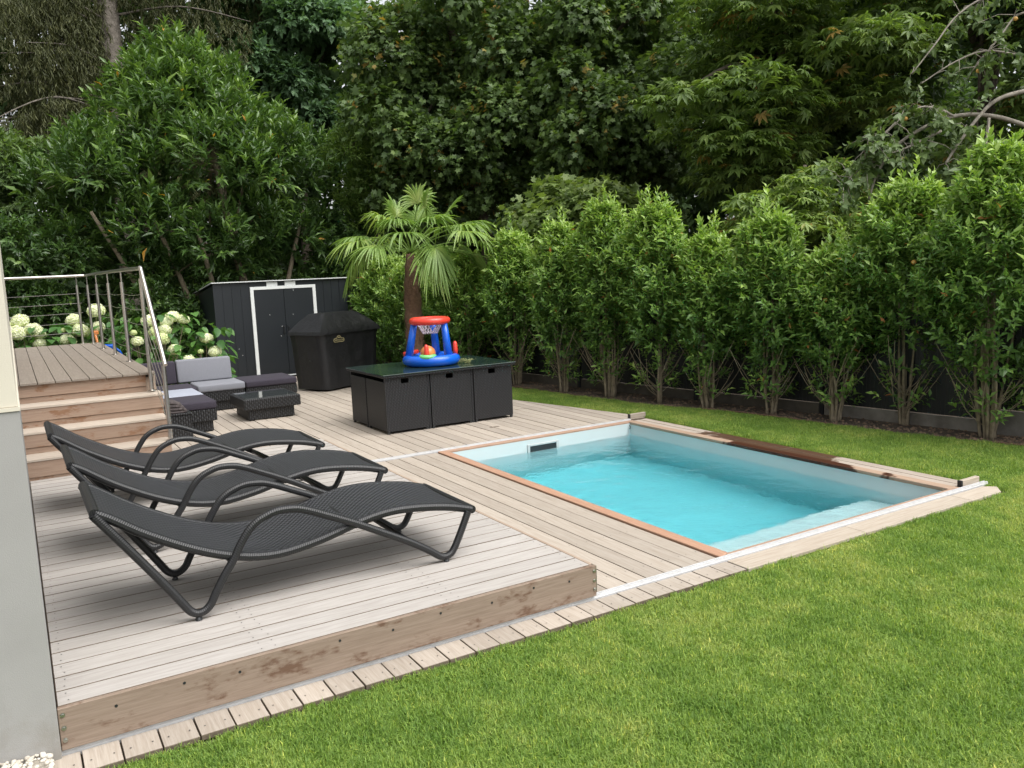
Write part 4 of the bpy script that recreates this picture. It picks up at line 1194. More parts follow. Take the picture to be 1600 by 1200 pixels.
# ------------------------------------------------------------------ fence behind the hedge
def fence():
    pts = [(6.75, -3.2), (6.43, -0.7), (6.14, 1.25), (5.84, 3.2), (5.52, 5.2), (5.12, 7.6), (4.72, 10.0), (4.3, 12.4), (3.9, 14.8)]
    t = thing('garden_fence', 'dark anthracite fence of upright strips with concrete base boards behind the hedge', 'fence', (5.8, 3.5, 0))
    pts = [(x + 0.24, y) for x, y in pts]
    q = random.Random(3)
    for i in range(len(pts)):
        x, y = pts[i]
        MB().box(x - 0.03, y - 0.03, -0.1, x + 0.03, y + 0.03, 1.33).build('post', M['fence'], t, bevel=0.004)
    for i in range(len(pts) - 1):
        a, b = Vector((*pts[i], 0)), Vector((*pts[i + 1], 0))
        u = (b - a); L = u.length; u.normalize(); nn_ = Vector((-u.y, u.x, 0))
        Mx = Matrix(((u.x, nn_.x, 0, a.x), (u.y, nn_.y, 0, a.y), (0, 0, 1, 0), (0, 0, 0, 1)))
        h = 0.25 if i < 2 else 0.12
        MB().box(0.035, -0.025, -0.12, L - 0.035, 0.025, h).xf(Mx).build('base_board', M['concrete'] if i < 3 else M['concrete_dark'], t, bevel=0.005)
        s = MB(); k = int((L - 0.064) / 0.05 + 0.9)
        for j in range(k): s.box(0.032 + j * 0.05, -0.004, h + 0.01, 0.032 + j * 0.05 + 0.0475, 0.004, 1.27).xf(Matrix())
        tag(s.xf(Mx).build('slat', M['fence'], t), kind='stuff')
        w_ = MB()
        for z in (h + 0.06, 0.62, 0.98, 1.28): w_.box(0.036, -0.014, z, L - 0.036, -0.006, z + 0.012)
        w_.xf(Mx).build('rail', M['fence'], t)
fence()

# ------------------------------------------------------------------ foliage
T4 = (np.array([[0, 0, 0], [0.42, -0.5, 0.10], [0.5, 0, 0.0], [0.42, 0.5, 0.10], [1, 0, -0.14]]), np.array([[0, 1, 2], [0, 2, 3], [1, 4, 2], [2, 4, 3]]))
T2 = (np.array([[0, 0, 0], [0.45, -0.5, 0.08], [1, 0, -0.08], [0.45, 0.5, 0.08]]), np.array([[0, 1, 2], [0, 2, 3]]))
TL = (np.array([[0.0, 0, 0], [0.12, -0.42, .02], [0.42, -0.28, .05], [0.62, -0.56, .0], [0.66, -0.2, .04], [1.0, 0, -0.1], [0.66, 0.2, .04], [0.62, 0.56, 0], [0.42, 0.28, .05], [0.12, 0.42, .02]]),
      np.array([[0, 1, 2], [0, 2, 4], [2, 3, 4], [0, 4, 6], [4, 5, 6], [0, 6, 8], [6, 7, 8], [0, 8, 9]]))

def unit(a):
    return a / (np.linalg.norm(a, axis=-1, keepdims=True) + 1e-9)

def leaf_mesh(name, P, D, Nr, L, wid, T, mat, tint, parent=None):
    n = len(P)
    D = unit(D); Nr = unit(Nr - D * np.sum(D * Nr, 1, keepdims=True)); S = np.cross(Nr, D)
    tvx, tri = T
    k, m = len(tvx), len(tri)
    L = np.broadcast_to(np.asarray(L, float), (n,))[:, None, None]
    V = P[:, None] + L * (tvx[None, :, 0:1] * D[:, None] + wid * tvx[None, :, 1:2] * S[:, None] + tvx[None, :, 2:3] * Nr[:, None])
    V = V.reshape(-1, 3)
    if parent is not None and parent.name in INV:
        Mi = np.array(INV[parent.name])
        V = V @ Mi[:3, :3].T + Mi[:3, 3]
    Fc = (tri[None] + (np.arange(n) * k)[:, None, None]).reshape(-1)
    me = bpy.data.meshes.new(name)
    me.vertices.add(n * k); me.vertices.foreach_set('co', V.astype(np.float32).ravel())
    me.loops.add(n * m * 3); me.loops.foreach_set('vertex_index', Fc.astype(np.int32))
    me.polygons.add(n * m); me.polygons.foreach_set('loop_start', np.arange(0, n * m * 3, 3, dtype=np.int32))
    a = me.attributes.new('tint', 'FLOAT', 'POINT')
    a.data.foreach_set('value', np.repeat(np.clip(tint, 0, 1), k).astype(np.float32))
    me.materials.append(mat)
    me.update(calc_edges=True)
    return obj(name, me, parent)

def blob_twigs(blobs, n, rng, shell=0.55, up=0.4, zmin=-0.8):
    B = np.array(blobs, float)                     # cx cy cz rx ry rz
    wgt = B[:, 3] * B[:, 4] + B[:, 4] * B[:, 5] + B[:, 3] * B[:, 5]
    i = rng.choice(len(B), n, p=wgt / wgt.sum())
    d = unit(rng.normal(size=(n, 3)))
    d[:, 2] = np.where(d[:, 2] < zmin, -d[:, 2], d[:, 2])
    r = shell + (1 - shell) * rng.random(n) ** 0.7
    P = B[i, :3] + d * B[i, 3:] * r[:, None]
    D = unit(d / B[i, 3:] * B[i, 3:].mean(1, keepdims=True) + np.array([0, 0, up]) + rng.normal(size=(n, 3)) * 0.35)
    return P, D, r

def sprout(P, D, per, tl, ang, droop, rng, base_tint=None, tipgain=0.25):
    n = len(P)
    i = np.tile(np.arange(per), n); j = np.repeat(np.arange(n), per)
    t = (i + 0.6) / per
    Dj = D[j]
    a = np.where(np.abs(Dj[:, 2:3]) < 0.9, np.array([[0, 0, 1.0]]), np.array([[1.0, 0, 0]]))
    U = unit(np.cross(Dj, a)); W = np.cross(Dj, U)
    ph = i * 2.399 + rng.random(n)[j] * 6.283
    al = ang * (1.05 - 0.45 * t) + rng.normal(size=n * per) * 0.15
    ld = Dj * np.cos(al)[:, None] + (U * np.cos(ph)[:, None] + W * np.sin(ph)[:, None]) * np.sin(al)[:, None]
    ld[:, 2] -= droop * (0.6 + 0.8 * rng.random(n * per))
    ld = unit(ld)
    nr = Dj + np.array([0, 0, 0.5]) + rng.normal(size=(n * per, 3)) * 0.3
    pos = P[j] + Dj * (tl * t)[:, None]
    bt = rng.random(n) * 0.45 if base_tint is None else base_tint
    tint = bt[j] + tipgain * t + rng.normal(size=n * per) * 0.12
    return pos, ld, nr, np.clip(tint, 0, 0.96), j, t

def palmate(P, D, k, rng, droop=0.35):
    n = len(P)
    i = np.tile(np.arange(k), n); j = np.repeat(np.arange(n), k)
    Dh = D * np.array([1, 1, 0.15]) + rng.normal(size=(n, 3)) * 0.25
    Dh[:, 2] -= 0.12
    Dh = unit(Dh)
    up = np.array([0, 0, 1.0]) + rng.normal(size=(n, 3)) * 0.25
    S = unit(np.cross(up, Dh)); Nn = np.cross(Dh, S)
    an = (i / (k - 1) - 0.5) * 4.0
    ld = Dh[j] * np.cos(an)[:, None] + S[j] * np.sin(an)[:, None]
    ld[:, 2] -= droop
    return P[j], unit(ld), Nn[j] + rng.normal(size=(n * k, 3)) * 0.12, j, 1.0 - 0.35 * np.abs(i / (k - 1) - 0.5) * 2

def limbs(t, trunk, r0, r1, blobs, mat, seed, count=10, trunk_name='trunk', rl_=0.07):
    MB().tube(catmull(trunk, 4), [r0 + (r1 - r0) * i / (4 * (len(trunk) - 1)) for i in range(4 * (len(trunk) - 1) + 1)], 10).build(trunk_name, mat, t, smooth=True)
    q = random.Random(seed)
    tp = [Vector(p) for p in trunk]
    for b in q.sample(blobs, min(count, len(blobs))):
        c = Vector(b[:3])
        k = q.uniform(0.45, 0.98)
        x = k * (len(tp) - 1); i = min(int(x), len(tp) - 2)
        s0 = tp[i].lerp(tp[i + 1], x - i)
        mid = s0.lerp(c, 0.5) + Vector((0, 0, 0.12 * (c - s0).length))
        pts = catmull([s0, mid, c], 4)
        MB().tube(pts, [rl_ * (1 - 0.85 * i / (len(pts) - 1)) for i in range(len(pts))], 6).build('limb', mat, t, smooth=True)

def crown_blobs(c, R, n, rng, rb=(0.3, 0.45), flat=1.0, taper=0.0):
    """lumps spread through an ellipsoid"""
    out = []
    for i in range(n):
        d = unit(rng.normal(size=3)); r = rng.random() ** 0.45 * 0.82
        p = np.array(c) + d * np.array(R) * r
        hz = (p[2] - c[2]) / R[2]
        if taper: p[:2] = np.array(c[:2]) + (p[:2] - np.array(c[:2])) * (1 - taper * max(0, hz))
        k = rng.uniform(*rb) * min(R[0], R[1])
        out.append((*p, k, k, k * flat))
    return out

# --- hedge shrubs along the fence
def hedge_shrub(x, y, h, w_, seed, label, n=1500, stems=8, low=0.70, fruits=0, spike=None, lean=(0, 0)):
    rng = np.random.default_rng(seed); q = random.Random(seed)
    t = thing('hedge_shrub', label, 'shrub', (x, y, -0.03), 0, 'leafy shrubs of the hedge along the fence')
    tops = []
    for i in range(stems):
        a = q.random() * 6.28; r = q.uniform(0.02, 0.09); rt = q.uniform(0.12, 0.85) * w_
        hz_ = h * q.uniform(0.6, 0.95)
        p0 = (x + r * math.cos(a), y + r * math.sin(a), -0.05)
        a2 = a + q.uniform(-.5, .5)
        pts = [p0, (x + (r + rt * .22) * math.cos(a), y + (r + rt * .22) * math.sin(a), hz_ * 0.25), (x + lean[0] * .5 + rt * .6 * math.cos(a2), y + lean[1] * .5 + rt * .6 * math.sin(a2), hz_ * 0.6), (x + lean[0] + rt * .8 * math.cos(a2), y + lean[1] + rt * .8 * math.sin(a2), hz_)]
        MB().tube(catmull(pts, 4), [0.022 * q.uniform(.7, 1.35) * (1 - 0.075 * k) for k in range(13)], 6).build('stem', M['bark_pale'], t, smooth=True)
        tops.append(pts[-1])
    tw = MB()
    for i in range(22):
        a = q.random() * 6.28; l = q.uniform(.3, .8)
        z0 = q.uniform(.05, .4)
        tw.tube(catmull([(x, y, z0), (x + .4 * l * math.cos(a), y + .4 * l * math.sin(a), z0 + l * .35), (x + .75 * l * math.cos(a + .2), y + .75 * l * math.sin(a + .2), z0 + l * .95)], 3), [0.006 * (1 - .08 * k) for k in range(7)], 4)
    tw.build('twig', M['bark_pale'], t)
    # twig starts: column with ragged top
    zz = low + (h - low) * rng.random(n) ** 0.85
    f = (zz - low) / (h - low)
    rad_ = w_ * (0.36 + 0.72 * np.sin(np.pi * np.clip(0.08 + 0.74 * f, 0, 1))) * (1 - 0.62 * f ** 4) * (0.22 + 0.78 * rng.random(n) ** 0.45)
    ang = rng.random(n) * 6.283
    lump = 1 + 0.42 * np.sin(ang * 3 + zz * 5 + seed) * np.cos(zz * 7 + seed * 1.3)
    rad_ = rad_ * lump
    P = np.stack([x + lean[0] * f + rad_ * np.cos(ang), y + lean[1] * f + rad_ * np.sin(ang), zz - 0.12], 1)
    D = unit(np.stack([np.cos(ang) * 0.75, np.sin(ang) * 0.75, 0.55 + 0.9 * f], 1) + rng.normal(size=(n, 3)) * 0.3)
    keep = rng.random(n) < np.clip(0.10 + 1.75 * f, 0, 0.95)
    P, D, f = P[keep], D[keep], f[keep]
    # upright leader shoots at the top
    ns = 80
    a = rng.random(ns) * 6.283; r = w_ * 0.8 * rng.random(ns) ** 0.7
    zt = h * (0.96 - 0.34 * (r / w_)) + rng.random(ns) ** 2 * 0.42 - 0.13
    LP_ = np.stack([x + lean[0] + r * np.cos(a), y + lean[1] + r * np.sin(a), zt], 1)
    LD = unit(np.stack([0.2 * np.cos(a), 0.2 * np.sin(a), np.ones(ns)], 1) + rng.normal(size=(ns, 3)) * 0.1)
    # low scruffy leaves on the stems
    nl = 60
    a = rng.random(nl) * 6.283; r = 0.12 + 0.35 * w_ * rng.random(nl)
    QP = np.stack([x + r * np.cos(a), y + r * np.sin(a), 0.15 + rng.random(nl) * low], 1)
    QD = unit(np.stack([np.cos(a), np.sin(a), 0.6 + rng.random(nl)], 1))
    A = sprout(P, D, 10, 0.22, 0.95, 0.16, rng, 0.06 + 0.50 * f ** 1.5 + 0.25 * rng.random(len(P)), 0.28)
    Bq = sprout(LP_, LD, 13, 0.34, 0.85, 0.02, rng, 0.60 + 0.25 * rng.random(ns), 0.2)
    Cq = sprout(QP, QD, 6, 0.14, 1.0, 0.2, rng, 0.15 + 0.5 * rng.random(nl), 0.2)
    cat = [np.concatenate(z) for z in zip(A[:4], Bq[:4], Cq[:4])]
    ln = 0.088 * np.exp(rng.normal(size=len(cat[0])) * 0.22)
    tint = cat[3].copy()
    tint[rng.random(len(tint)) < 0.004] = 1.0
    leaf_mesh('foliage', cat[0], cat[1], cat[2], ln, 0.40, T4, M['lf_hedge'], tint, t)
    for i in range(fruits):
        a = q.uniform(3.4, 4.6); r = w_ * 0.95; z = q.uniform(0.55, 0.8) * h
        MB().ball((x + r * math.cos(a), y + r * math.sin(a), z), 0.03, 10, 7, .9).build('fruit', M['apple'], t, smooth=True)
    return t
HS = [
    (4.78, 8.75, 2.80, 0.50, 21, 'hedge shrub rising behind the dining table end, crown touching the palm fronds', {}),
    (4.86, 7.40, 2.85, 0.46, 22, 'hedge shrub first in the row past the dining table', {}),
    (5.06, 6.42, 3.12, 0.44, 23, 'tall narrow hedge shrub with a high leader shoot behind the far deck corner', {}),
    (5.22, 5.45, 2.98, 0.52, 24, 'hedge shrub on one straight bare stem behind the far pool corner', {'stems': 4, 'low': 0.8, 'fruits': 1}),
    (5.42, 4.58, 2.50, 0.40, 25, 'low hedge shrub with scruffy base leaves, shorter than both neighbours', {'fruits': 1}),
    (5.66, 3.70, 2.72, 0.46, 26, 'cone shaped bright hedge shrub standing before a fence post', {}),
    (5.83, 2.84, 2.22, 0.45, 27, 'shortest hedge shrub of the row on many thin stems', {'fruits': 1}),
    (6.14, 2.06, 2.95, 0.62, 28, 'wide hedge shrub on a pale forked trunk under the arching apple branches', {'stems': 5, 'low': 0.95, 'fruits': 4, 'n': 1500}),
    (6.12, 1.05, 3.22, 0.60, 29, 'tallest hedge shrub, bright topped, with dense stems by the concrete board', {'n': 1700, 'stems': 10, 'fruits': 2}),
    (6.45, 0.10, 3.10, 0.55, 30, 'hedge shrub cut by the picture edge above the concrete board', {'n': 1300}),
    (4.42, 9.95, 2.45, 0.55, 31, 'dark hedge shrub directly behind the palm trunk', {'n': 1300, 'low': 0.25}),
    (4.05, 11.4, 2.35, 0.60, 32, 'dark hedge shrub between the palm trunk and the covered grill', {'n': 1400, 'low': 0.2}),
    (4.15, 12.9, 2.55, 0.65, 33, 'dark leafy shrub against the side of the shed', {'n': 1500, 'low': 0.2}),
]
for x, y, h, w_, s, lab, kw in HS: hedge_shrub(x, y, h - 0.20, w_ * 0.88, s, lab, **kw)

# --- big cherry laurel behind the shed
def laurel():
    rng = np.random.default_rng(40)
    c = (1.0, 16.6)
    t = thing('laurel_tree', 'large round cherry laurel with glossy leaves towering behind the shed', 'tree', (c[0], c[1], 0))
    blobs = []
    prof = [(2.3, 2.6), (3.2, 3.5), (4.2, 3.7), (5.0, 3.3), (5.7, 2.5), (6.3, 1.6), (6.8, 0.9)]
    for z, R in prof:
        k = max(1, int(R * 5.0))
        for i in range(k):
            a = 6.283 * (i + rng.random()) / k
            r = R * (0.55 + 0.4 * rng.random()) - 0.5
            b = rng.uniform(0.45, 0.85)
            blobs.append((c[0] + r * math.cos(a), c[1] + r * math.sin(a) * 0.85, z + rng.uniform(-.4, .4), b, b, b * 0.85))
    P, D, r = blob_twigs(blobs, 4700, rng, 0.5, 1.0)
    keep = (P[:, 1] < c[1] + 1.2)
    P, D = P[keep], D[keep]
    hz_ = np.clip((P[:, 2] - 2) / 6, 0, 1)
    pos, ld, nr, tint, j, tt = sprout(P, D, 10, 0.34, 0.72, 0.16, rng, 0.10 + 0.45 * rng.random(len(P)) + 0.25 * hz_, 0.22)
    tint[rng.random(len(tint)) < 0.0012] = 1.0
    ln = 0.20 * np.exp(rng.normal(size=len(pos)) * 0.2)
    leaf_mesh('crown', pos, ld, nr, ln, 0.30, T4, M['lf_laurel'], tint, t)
    limbs(t, [(c[0] + .9, c[1] - 1.0, 0), (c[0] + .85, c[1] - .95, 1.5), (c[0] + .6, c[1] - .8, 3.2), (c[0] + .4, c[1] - .4, 5.5)], 0.13, 0.05, blobs, M['bark_pale'], 4, 12, rl_=0.05)
    for dx, dy, tx, ty_ in ((-0.2, -1.2, -1.1, -1.2), (0.3, -1.3, -0.4, -1.8), (-0.9, -0.8, -2.2, -.8), (1.5, -0.9, 2.2, -1.2)):
        MB().tube(catmull([(c[0] + dx, c[1] + dy, 0), (c[0] + dx * .7 + tx * .3, c[1] + dy, 1.6), (c[0] + tx, c[1] + ty_, 3.6)], 5), [0.085 - 0.005 * i for i in range(11)], 8).build('trunk', M['bark_pale'], t, smooth=True)
laurel()

def low_shrub(name, c, R, n, mat, seed, label, T=T4, L=0.13, wid=0.4, per=8, up=0.5, group=None, cat_='shrub', bias=0.0):
    rng = np.random.default_rng(seed)
    t = thing(name, label, cat_, (c[0], c[1], 0), 0, group)
    blobs = crown_blobs(c, R, 18, rng, (0.3, 0.5))
    P, D, r = blob_twigs(blobs, n, rng, 0.5, up)
    pos, ld, nr, tint, j, tt = sprout(P, D, per, 0.2, 0.95, 0.2, rng, bias + 0.1 + 0.45 * rng.random(n), 0.25)
    leaf_mesh('foliage', pos, ld, nr, L * np.exp(rng.normal(size=len(pos)) * 0.2), wid, T, mat, tint, t)
    MB().tube(catmull([(c[0], c[1], 0), (c[0] + .1, c[1], c[2] * .5), (c[0], c[1] + .1, c[2])], 4), [0.05 - 0.004 * i for i in range(9)], 7).build('trunk', M['bark'], t, smooth=True)
    return t
low_shrub('evergreen_shrub', (-3.0, 16.3, 1.9), (2.3, 1.2, 1.9), 1700, M['lf_laurel'], 51, 'dark evergreen shrub behind the landing railing and hydrangeas')
low_shrub('evergreen_shrub', (-0.2, 15.0, 1.0), (1.5, 0.8, 1.1), 700, M['lf_laurel'], 52, 'low dark undershrub beneath the laurel beside the shed')
low_shrub('evergreen_shrub', (4.2, 15.6, 2.0), (1.2, 1.0, 1.9), 1100, M['lf_laurel'], 53, 'dark evergreen shrub rising between the shed corner and the palm')
low_shrub('evergreen_shrub', (-3.0, 18.5, 4.4), (2.4, 1.4, 2.2), 1300, M['lf_maple'], 54, 'shaded shrub beneath the drooping conifer beside the laurel', L=0.15)

# --- trees
def tree(name, label, c, R, nb, n, mat, seed, trunk_xy, T=T2, L=0.14, wid=0.55, per=6, up=0.35, droop=0.3, tl=0.28, rb=(0.26, 0.42), flat=0.8, hand=False, bark='bark', tr=(0.22, 0.08), bias=0.0, front=None, taper=0.2, limbn=10):
    rng = np.random.default_rng(seed)
    t = thing(name, label, 'tree', (trunk_xy[0], trunk_xy[1], 0))
    blobs = crown_blobs(c, R, nb, rng, rb, flat, taper)
    P, D, r = blob_twigs(blobs, n, rng, 0.5, up)
    if front is not None:                          # only the side one can see needs leaves all through
        v = np.array([c[0] + 2.88, c[1] + 3.96]); v = v / np.linalg.norm(v)
        dd = (P[:, 0] - c[0]) * v[0] + (P[:, 1] - c[1]) * v[1]
        keep = dd < front * R[0]
        P, D = P[keep], D[keep]
    k = len(P)
    bt = bias + 0.08 + 0.5 * rng.random(k)
    if hand:
        pos, ld, nr, j, sz = palmate(P, D, 6, rng)
        tint = np.clip(bt[j] + rng.normal(size=len(j)) * 0.1, 0, 0.93)
        tint[rng.random(k)[j] < 0.02] = 0.98
        ln = L * sz * np.exp(rng.normal(size=k) * 0.25)[j]
    else:
        pos, ld, nr, tint, j, tt = sprout(P, D, per, tl, 1.0, droop, rng, bt, 0.2)
        ln = L * np.exp(rng.normal(size=len(pos)) * 0.22)
        if mat is M['lf_maple']:
            keysd = rng.random(k)[j] < 0.022
            tint[keysd] = rng.uniform(0.955, 1.0, keysd.sum()) - 0.02
    leaf_mesh('crown', pos, ld, nr, ln, wid, T, mat, tint, t)
    limbs(t, [(trunk_xy[0], trunk_xy[1], -0.1), (trunk_xy[0] + .1, trunk_xy[1], c[2] * .4), (trunk_xy[0] * .6 + c[0] * .4, trunk_xy[1] * .6 + c[1] * .4, c[2] * .9), (c[0], c[1], c[2] + R[2] * .6)], tr[0], tr[1], blobs, M[bark], seed, limbn)
    return t

tree('maple_tree', 'dark broad maple with hanging orange seed bunches behind the palm', (6.6, 14.2, 5.8), (3.1, 2.6, 3.9), 85, 9500, M['lf_maple'], 61, (7.2, 14.0), T=TL, L=0.125, wid=0.95, per=5, droop=0.35, front=0.45, rb=(0.17, 0.30))
tree('maple_tree', 'dark maple with few seed bunches between the palm side maple and the chestnut', (9.2, 11.6, 5.6), (2.5, 2.3, 4.2), 80, 8500, M['lf_maple'], 62, (9.2, 12.2), T=TL, L=0.125, wid=0.95, per=5, droop=0.35, front=0.45, rb=(0.17, 0.30))
tree('light_conifer', 'small light green feathery tree between the laurel and the maple', (4.7, 14.6, 4.6), (1.0, 0.9, 2.4), 26, 2300, M['lf_yew'], 63, (4.7, 14.8), L=0.12, wid=0.22, per=10, up=0.9, droop=0.0, tl=0.3, taper=0.7, bias=0.15, front=0.6, tr=(0.08, 0.03))
tree('maple_sapling', 'pale green maple sapling just above the hedge top', (6.75, 9.35, 2.75), (1.55, 1.2, 0.85), 26, 1100, M['lf_sapling'], 64, (6.8, 9.5), T=TL, L=0.15, wid=0.9, per=5, droop=0.5, bias=0.1, rb=(0.25, 0.4), tr=(0.04, 0.02), limbn=14)
tree('chestnut_tree', 'horse chestnut with layered drooping leaf fans above the hedge', (9.6, 7.2, 6.0), (3.0, 2.6, 3.7), 56, 8500, M['lf_chestnut'], 65, (10.2, 7.2), L=0.19, wid=0.30, hand=True, flat=0.34, up=0.2, front=0.5, bias=0.05, rb=(0.28, 0.45))
tree('chestnut_tree', 'young yellowish chestnut low behind the cone shaped hedge shrub', (8.6, 5.6, 2.75), (1.8, 1.3, 1.3), 30, 2900, M['lf_chestnut'], 66, (8.7, 5.8), L=0.16, wid=0.30, hand=True, flat=0.4, up=0.2, bias=0.18, tr=(0.07, 0.03))
tree('chestnut_tree', 'tall shaded chestnut behind the arching apple branches', (13.2, 5.4, 6.6), (3.6, 3.0, 4.2), 50, 6500, M['lf_chestnut'], 67, (13.5, 5.4), L=0.2, wid=0.30, hand=True, flat=0.36, up=0.2, front=0.5, bias=-0.05)
tree('ash_tree', 'tall bluish green tree above the laurel beside the conifer', (5.4, 22.5, 9.0), (3.0, 2.2, 5.2), 42, 5200, M['lf_ash'], 68, (5.4, 22.6), L=0.20, wid=0.5, per=7, front=0.4)
tree('ash_tree', 'tall bluish green tree filling the gap behind the light conifer', (9.9, 19.0, 6.3), (2.9, 2.4, 4.2), 40, 4600, M['lf_ash'], 69, (9.5, 19.8), L=0.20, wid=0.5, per=7, front=0.4)
tree('beech_tree', 'tall dense tree at the top corner beyond the apple branches', (14.2, 1.6, 6.6), (3.2, 3.2, 4.4), 40, 4800, M['lf_ash'], 70, (14.4, 1.6), L=0.18, wid=0.6, per=6, front=0.5, bias=0.05)
tree('beech_tree', 'dark tree behind the two chestnuts filling the shade', (14.5, 9.8, 6.0), (3.8, 3.4, 4.8), 44, 5000, M['lf_wood'], 71, (14.8, 9.8), L=0.22, wid=0.6, per=6, front=0.4)

# --- drooping conifer behind the laurel
def conifer():
    rng = np.random.default_rng(80); q = random.Random(80)
    bx_, by_ = 0.35, 22.5
    t = thing('drooping_conifer', 'old conifer with thick trunk and curtains of hanging twigs behind the laurel', 'tree', (bx_, by_, 0))
    MB().tube(catmull([(bx_, by_, 0), (bx_ + .02, by_, 4), (bx_ - .05, by_, 9), (bx_, by_, 15)], 5), [0.52 - 0.02 * i for i in range(16)], 14).build('trunk', M['bark_conifer'], t, smooth=True)
    P, D = [], []
    for i in range(40):
        z0 = q.uniform(5.2, 12.5)
        a = q.choice([q.uniform(2.7, 4.2), q.uniform(-0.9, 0.5), q.uniform(3.3, 6.0)])
        l = q.uniform(2.2, 5.0)
        tip = (bx_ + l * math.cos(a), by_ + l * math.sin(a) * .8, z0 - 0.1 * l + q.uniform(-.3, .6))
        mid = (bx_ + .5 * l * math.cos(a), by_ + .5 * l * math.sin(a) * .8, z0 + 0.25)
        pts = catmull([(bx_, by_, z0), mid, tip], 6)
        MB().tube(pts, [0.042 - 0.003 * k for k in range(len(pts))], 6).build('limb', M['bark_conifer'], t, smooth=True)
        for k in range(60):
            p = pts[int(q.uniform(2, len(pts) - 1))]
            hang = q.uniform(0.2, 1.7)
            for s in range(int(hang / 0.16)):
                P.append((p.x + q.gauss(0, .12) + .04 * math.sin(s), p.y + q.gauss(0, .12), p.z - s * 0.16 - q.random() * .1)); D.append((q.gauss(0, .18), q.gauss(0, .18), -1))
    P, D = np.array(P), unit(np.array(D))
    pos, ld, nr, tint, j, tt = sprout(P, D, 6, 0.18, 0.6, 0.15, rng, None, 0.25)
    leaf_mesh('crown', pos, ld, nr, 0.15 * np.exp(rng.normal(size=len(pos)) * 0.2), 0.16, T2, M['lf_conifer'], tint, t)
conifer()

# --- old apple tree, branches arching over the hedge
def apple():
    rng = np.random.default_rng(90); q = random.Random(90)
    t = thing('apple_tree', 'old apple tree with bare grey branches arching over the hedge', 'tree', (9.6, 1.0, 0))
    br = [
        [(9.6, 1.0, -.1), (9.5, 1.1, 1.4), (9.35, 1.25, 2.4), (9.3, 1.4, 3.6), (9.2, 1.5, 4.8)],
        [(8.96, 1.67, 3.3), (8.3, 1.96, 3.55), (7.84, 2.11, 3.66), (7.46, 2.3, 3.68), (7.09, 2.47, 3.57), (6.8, 2.7, 3.35), (6.59, 2.8, 3.04), (6.44, 2.82, 2.7)],
        [(8.74, 1.6, 4.03), (8.1, 1.87, 3.93), (7.75, 2.03, 3.82), (7.45, 2.1, 3.57), (7.26, 2.2, 3.29), (7.1, 2.24, 3.08)],
        [(7.38, 2.33, 3.67), (7.15, 2.37, 3.75), (6.95, 2.47, 3.78), (6.76, 2.56, 3.7), (6.61, 2.58, 3.59)],
        [(8.94, 1.71, 4.29), (8.29, 1.99, 4.39), (7.79, 2.19, 4.45), (7.42, 2.37, 4.32), (7.04, 2.54, 4.08)],
        [(8.72, 1.64, 5.16), (7.95, 2.14, 5.13), (7.54, 2.38, 4.92), (7.21, 2.49, 4.54), (6.98, 2.63, 4.21)],
        [(7.26, 2.41, 3.5), (6.92, 2.53, 3.35), (6.7, 2.64, 3.26), (6.49, 2.75, 3.25)],
        [(7.72, 2.08, 3.62), (7.51, 1.99, 3.29), (7.25, 1.99, 2.98)],
        [(6.64, 2.73, 3.21), (6.34, 2.86, 3.09), (6.08, 2.92, 2.87)],
        [(6.65, 2.61, 3.6), (6.46, 2.69, 3.43), (6.27, 2.77, 3.28)],
        [(8.52, 1.53, 4.66), (7.98, 1.85, 4.83), (7.66, 1.96, 4.53), (7.43, 2.13, 4.18)],
    ]
    for b in (br[1], br[2], br[4], br[5], br[10]):
        b.insert(0, (9.33, 1.3, b[0][2] - 0.25))
    P, D = [], []
    for i, b in enumerate(br):
        pts = catmull(b, 6)
        r0 = 0.13 if i == 0 else (0.034 if i < 3 else 0.018)
        MB().tube(pts, [r0 * (1 - 0.6 * k / (len(pts) - 1)) for k in range(len(pts))], 8).build('trunk' if i == 0 else 'branch', M['bark_grey'], t, smooth=True)
        if i == 0: continue
        tw = MB()
        for k in range(13 if i < 3 else 24):
            p = pts[int(q.uniform(4 if i > 2 else 20, len(pts)))]
            d = Vector((q.gauss(0, .5), q.gauss(0, .5), q.gauss(-.35, .5)))
            l = q.uniform(.1, .42)
            e = p + d * l
            tw.tube([p, p + d * l * .5 + Vector((0, 0, .05)), e], [0.006, 0.004, 0.002], 4)
            for s in range(4):
                P.append(tuple(p.lerp(e, 0.35 + 0.2 * s))); D.append(tuple((e - p).normalized()))
        tw.build('twig', M['bark_grey'], t)
    P, D = np.array(P), unit(np.array(D))
    pos, ld, nr, tint, j, tt = sprout(P, D, 3, 0.10, 1.0, 0.25, rng, None, 0.3)
    leaf_mesh('foliage', pos, ld, nr, 0.09 * np.exp(rng.normal(size=len(pos)) * 0.2), 0.6, T4, M['lf_apple'], tint, t)
    for i in range(9):
        p = P[q.randrange(len(P))]
        MB().ball((p[0], p[1], p[2] - 0.05), 0.028, 10, 7, .92).build('apple', M['apple'], t, smooth=True)
apple()

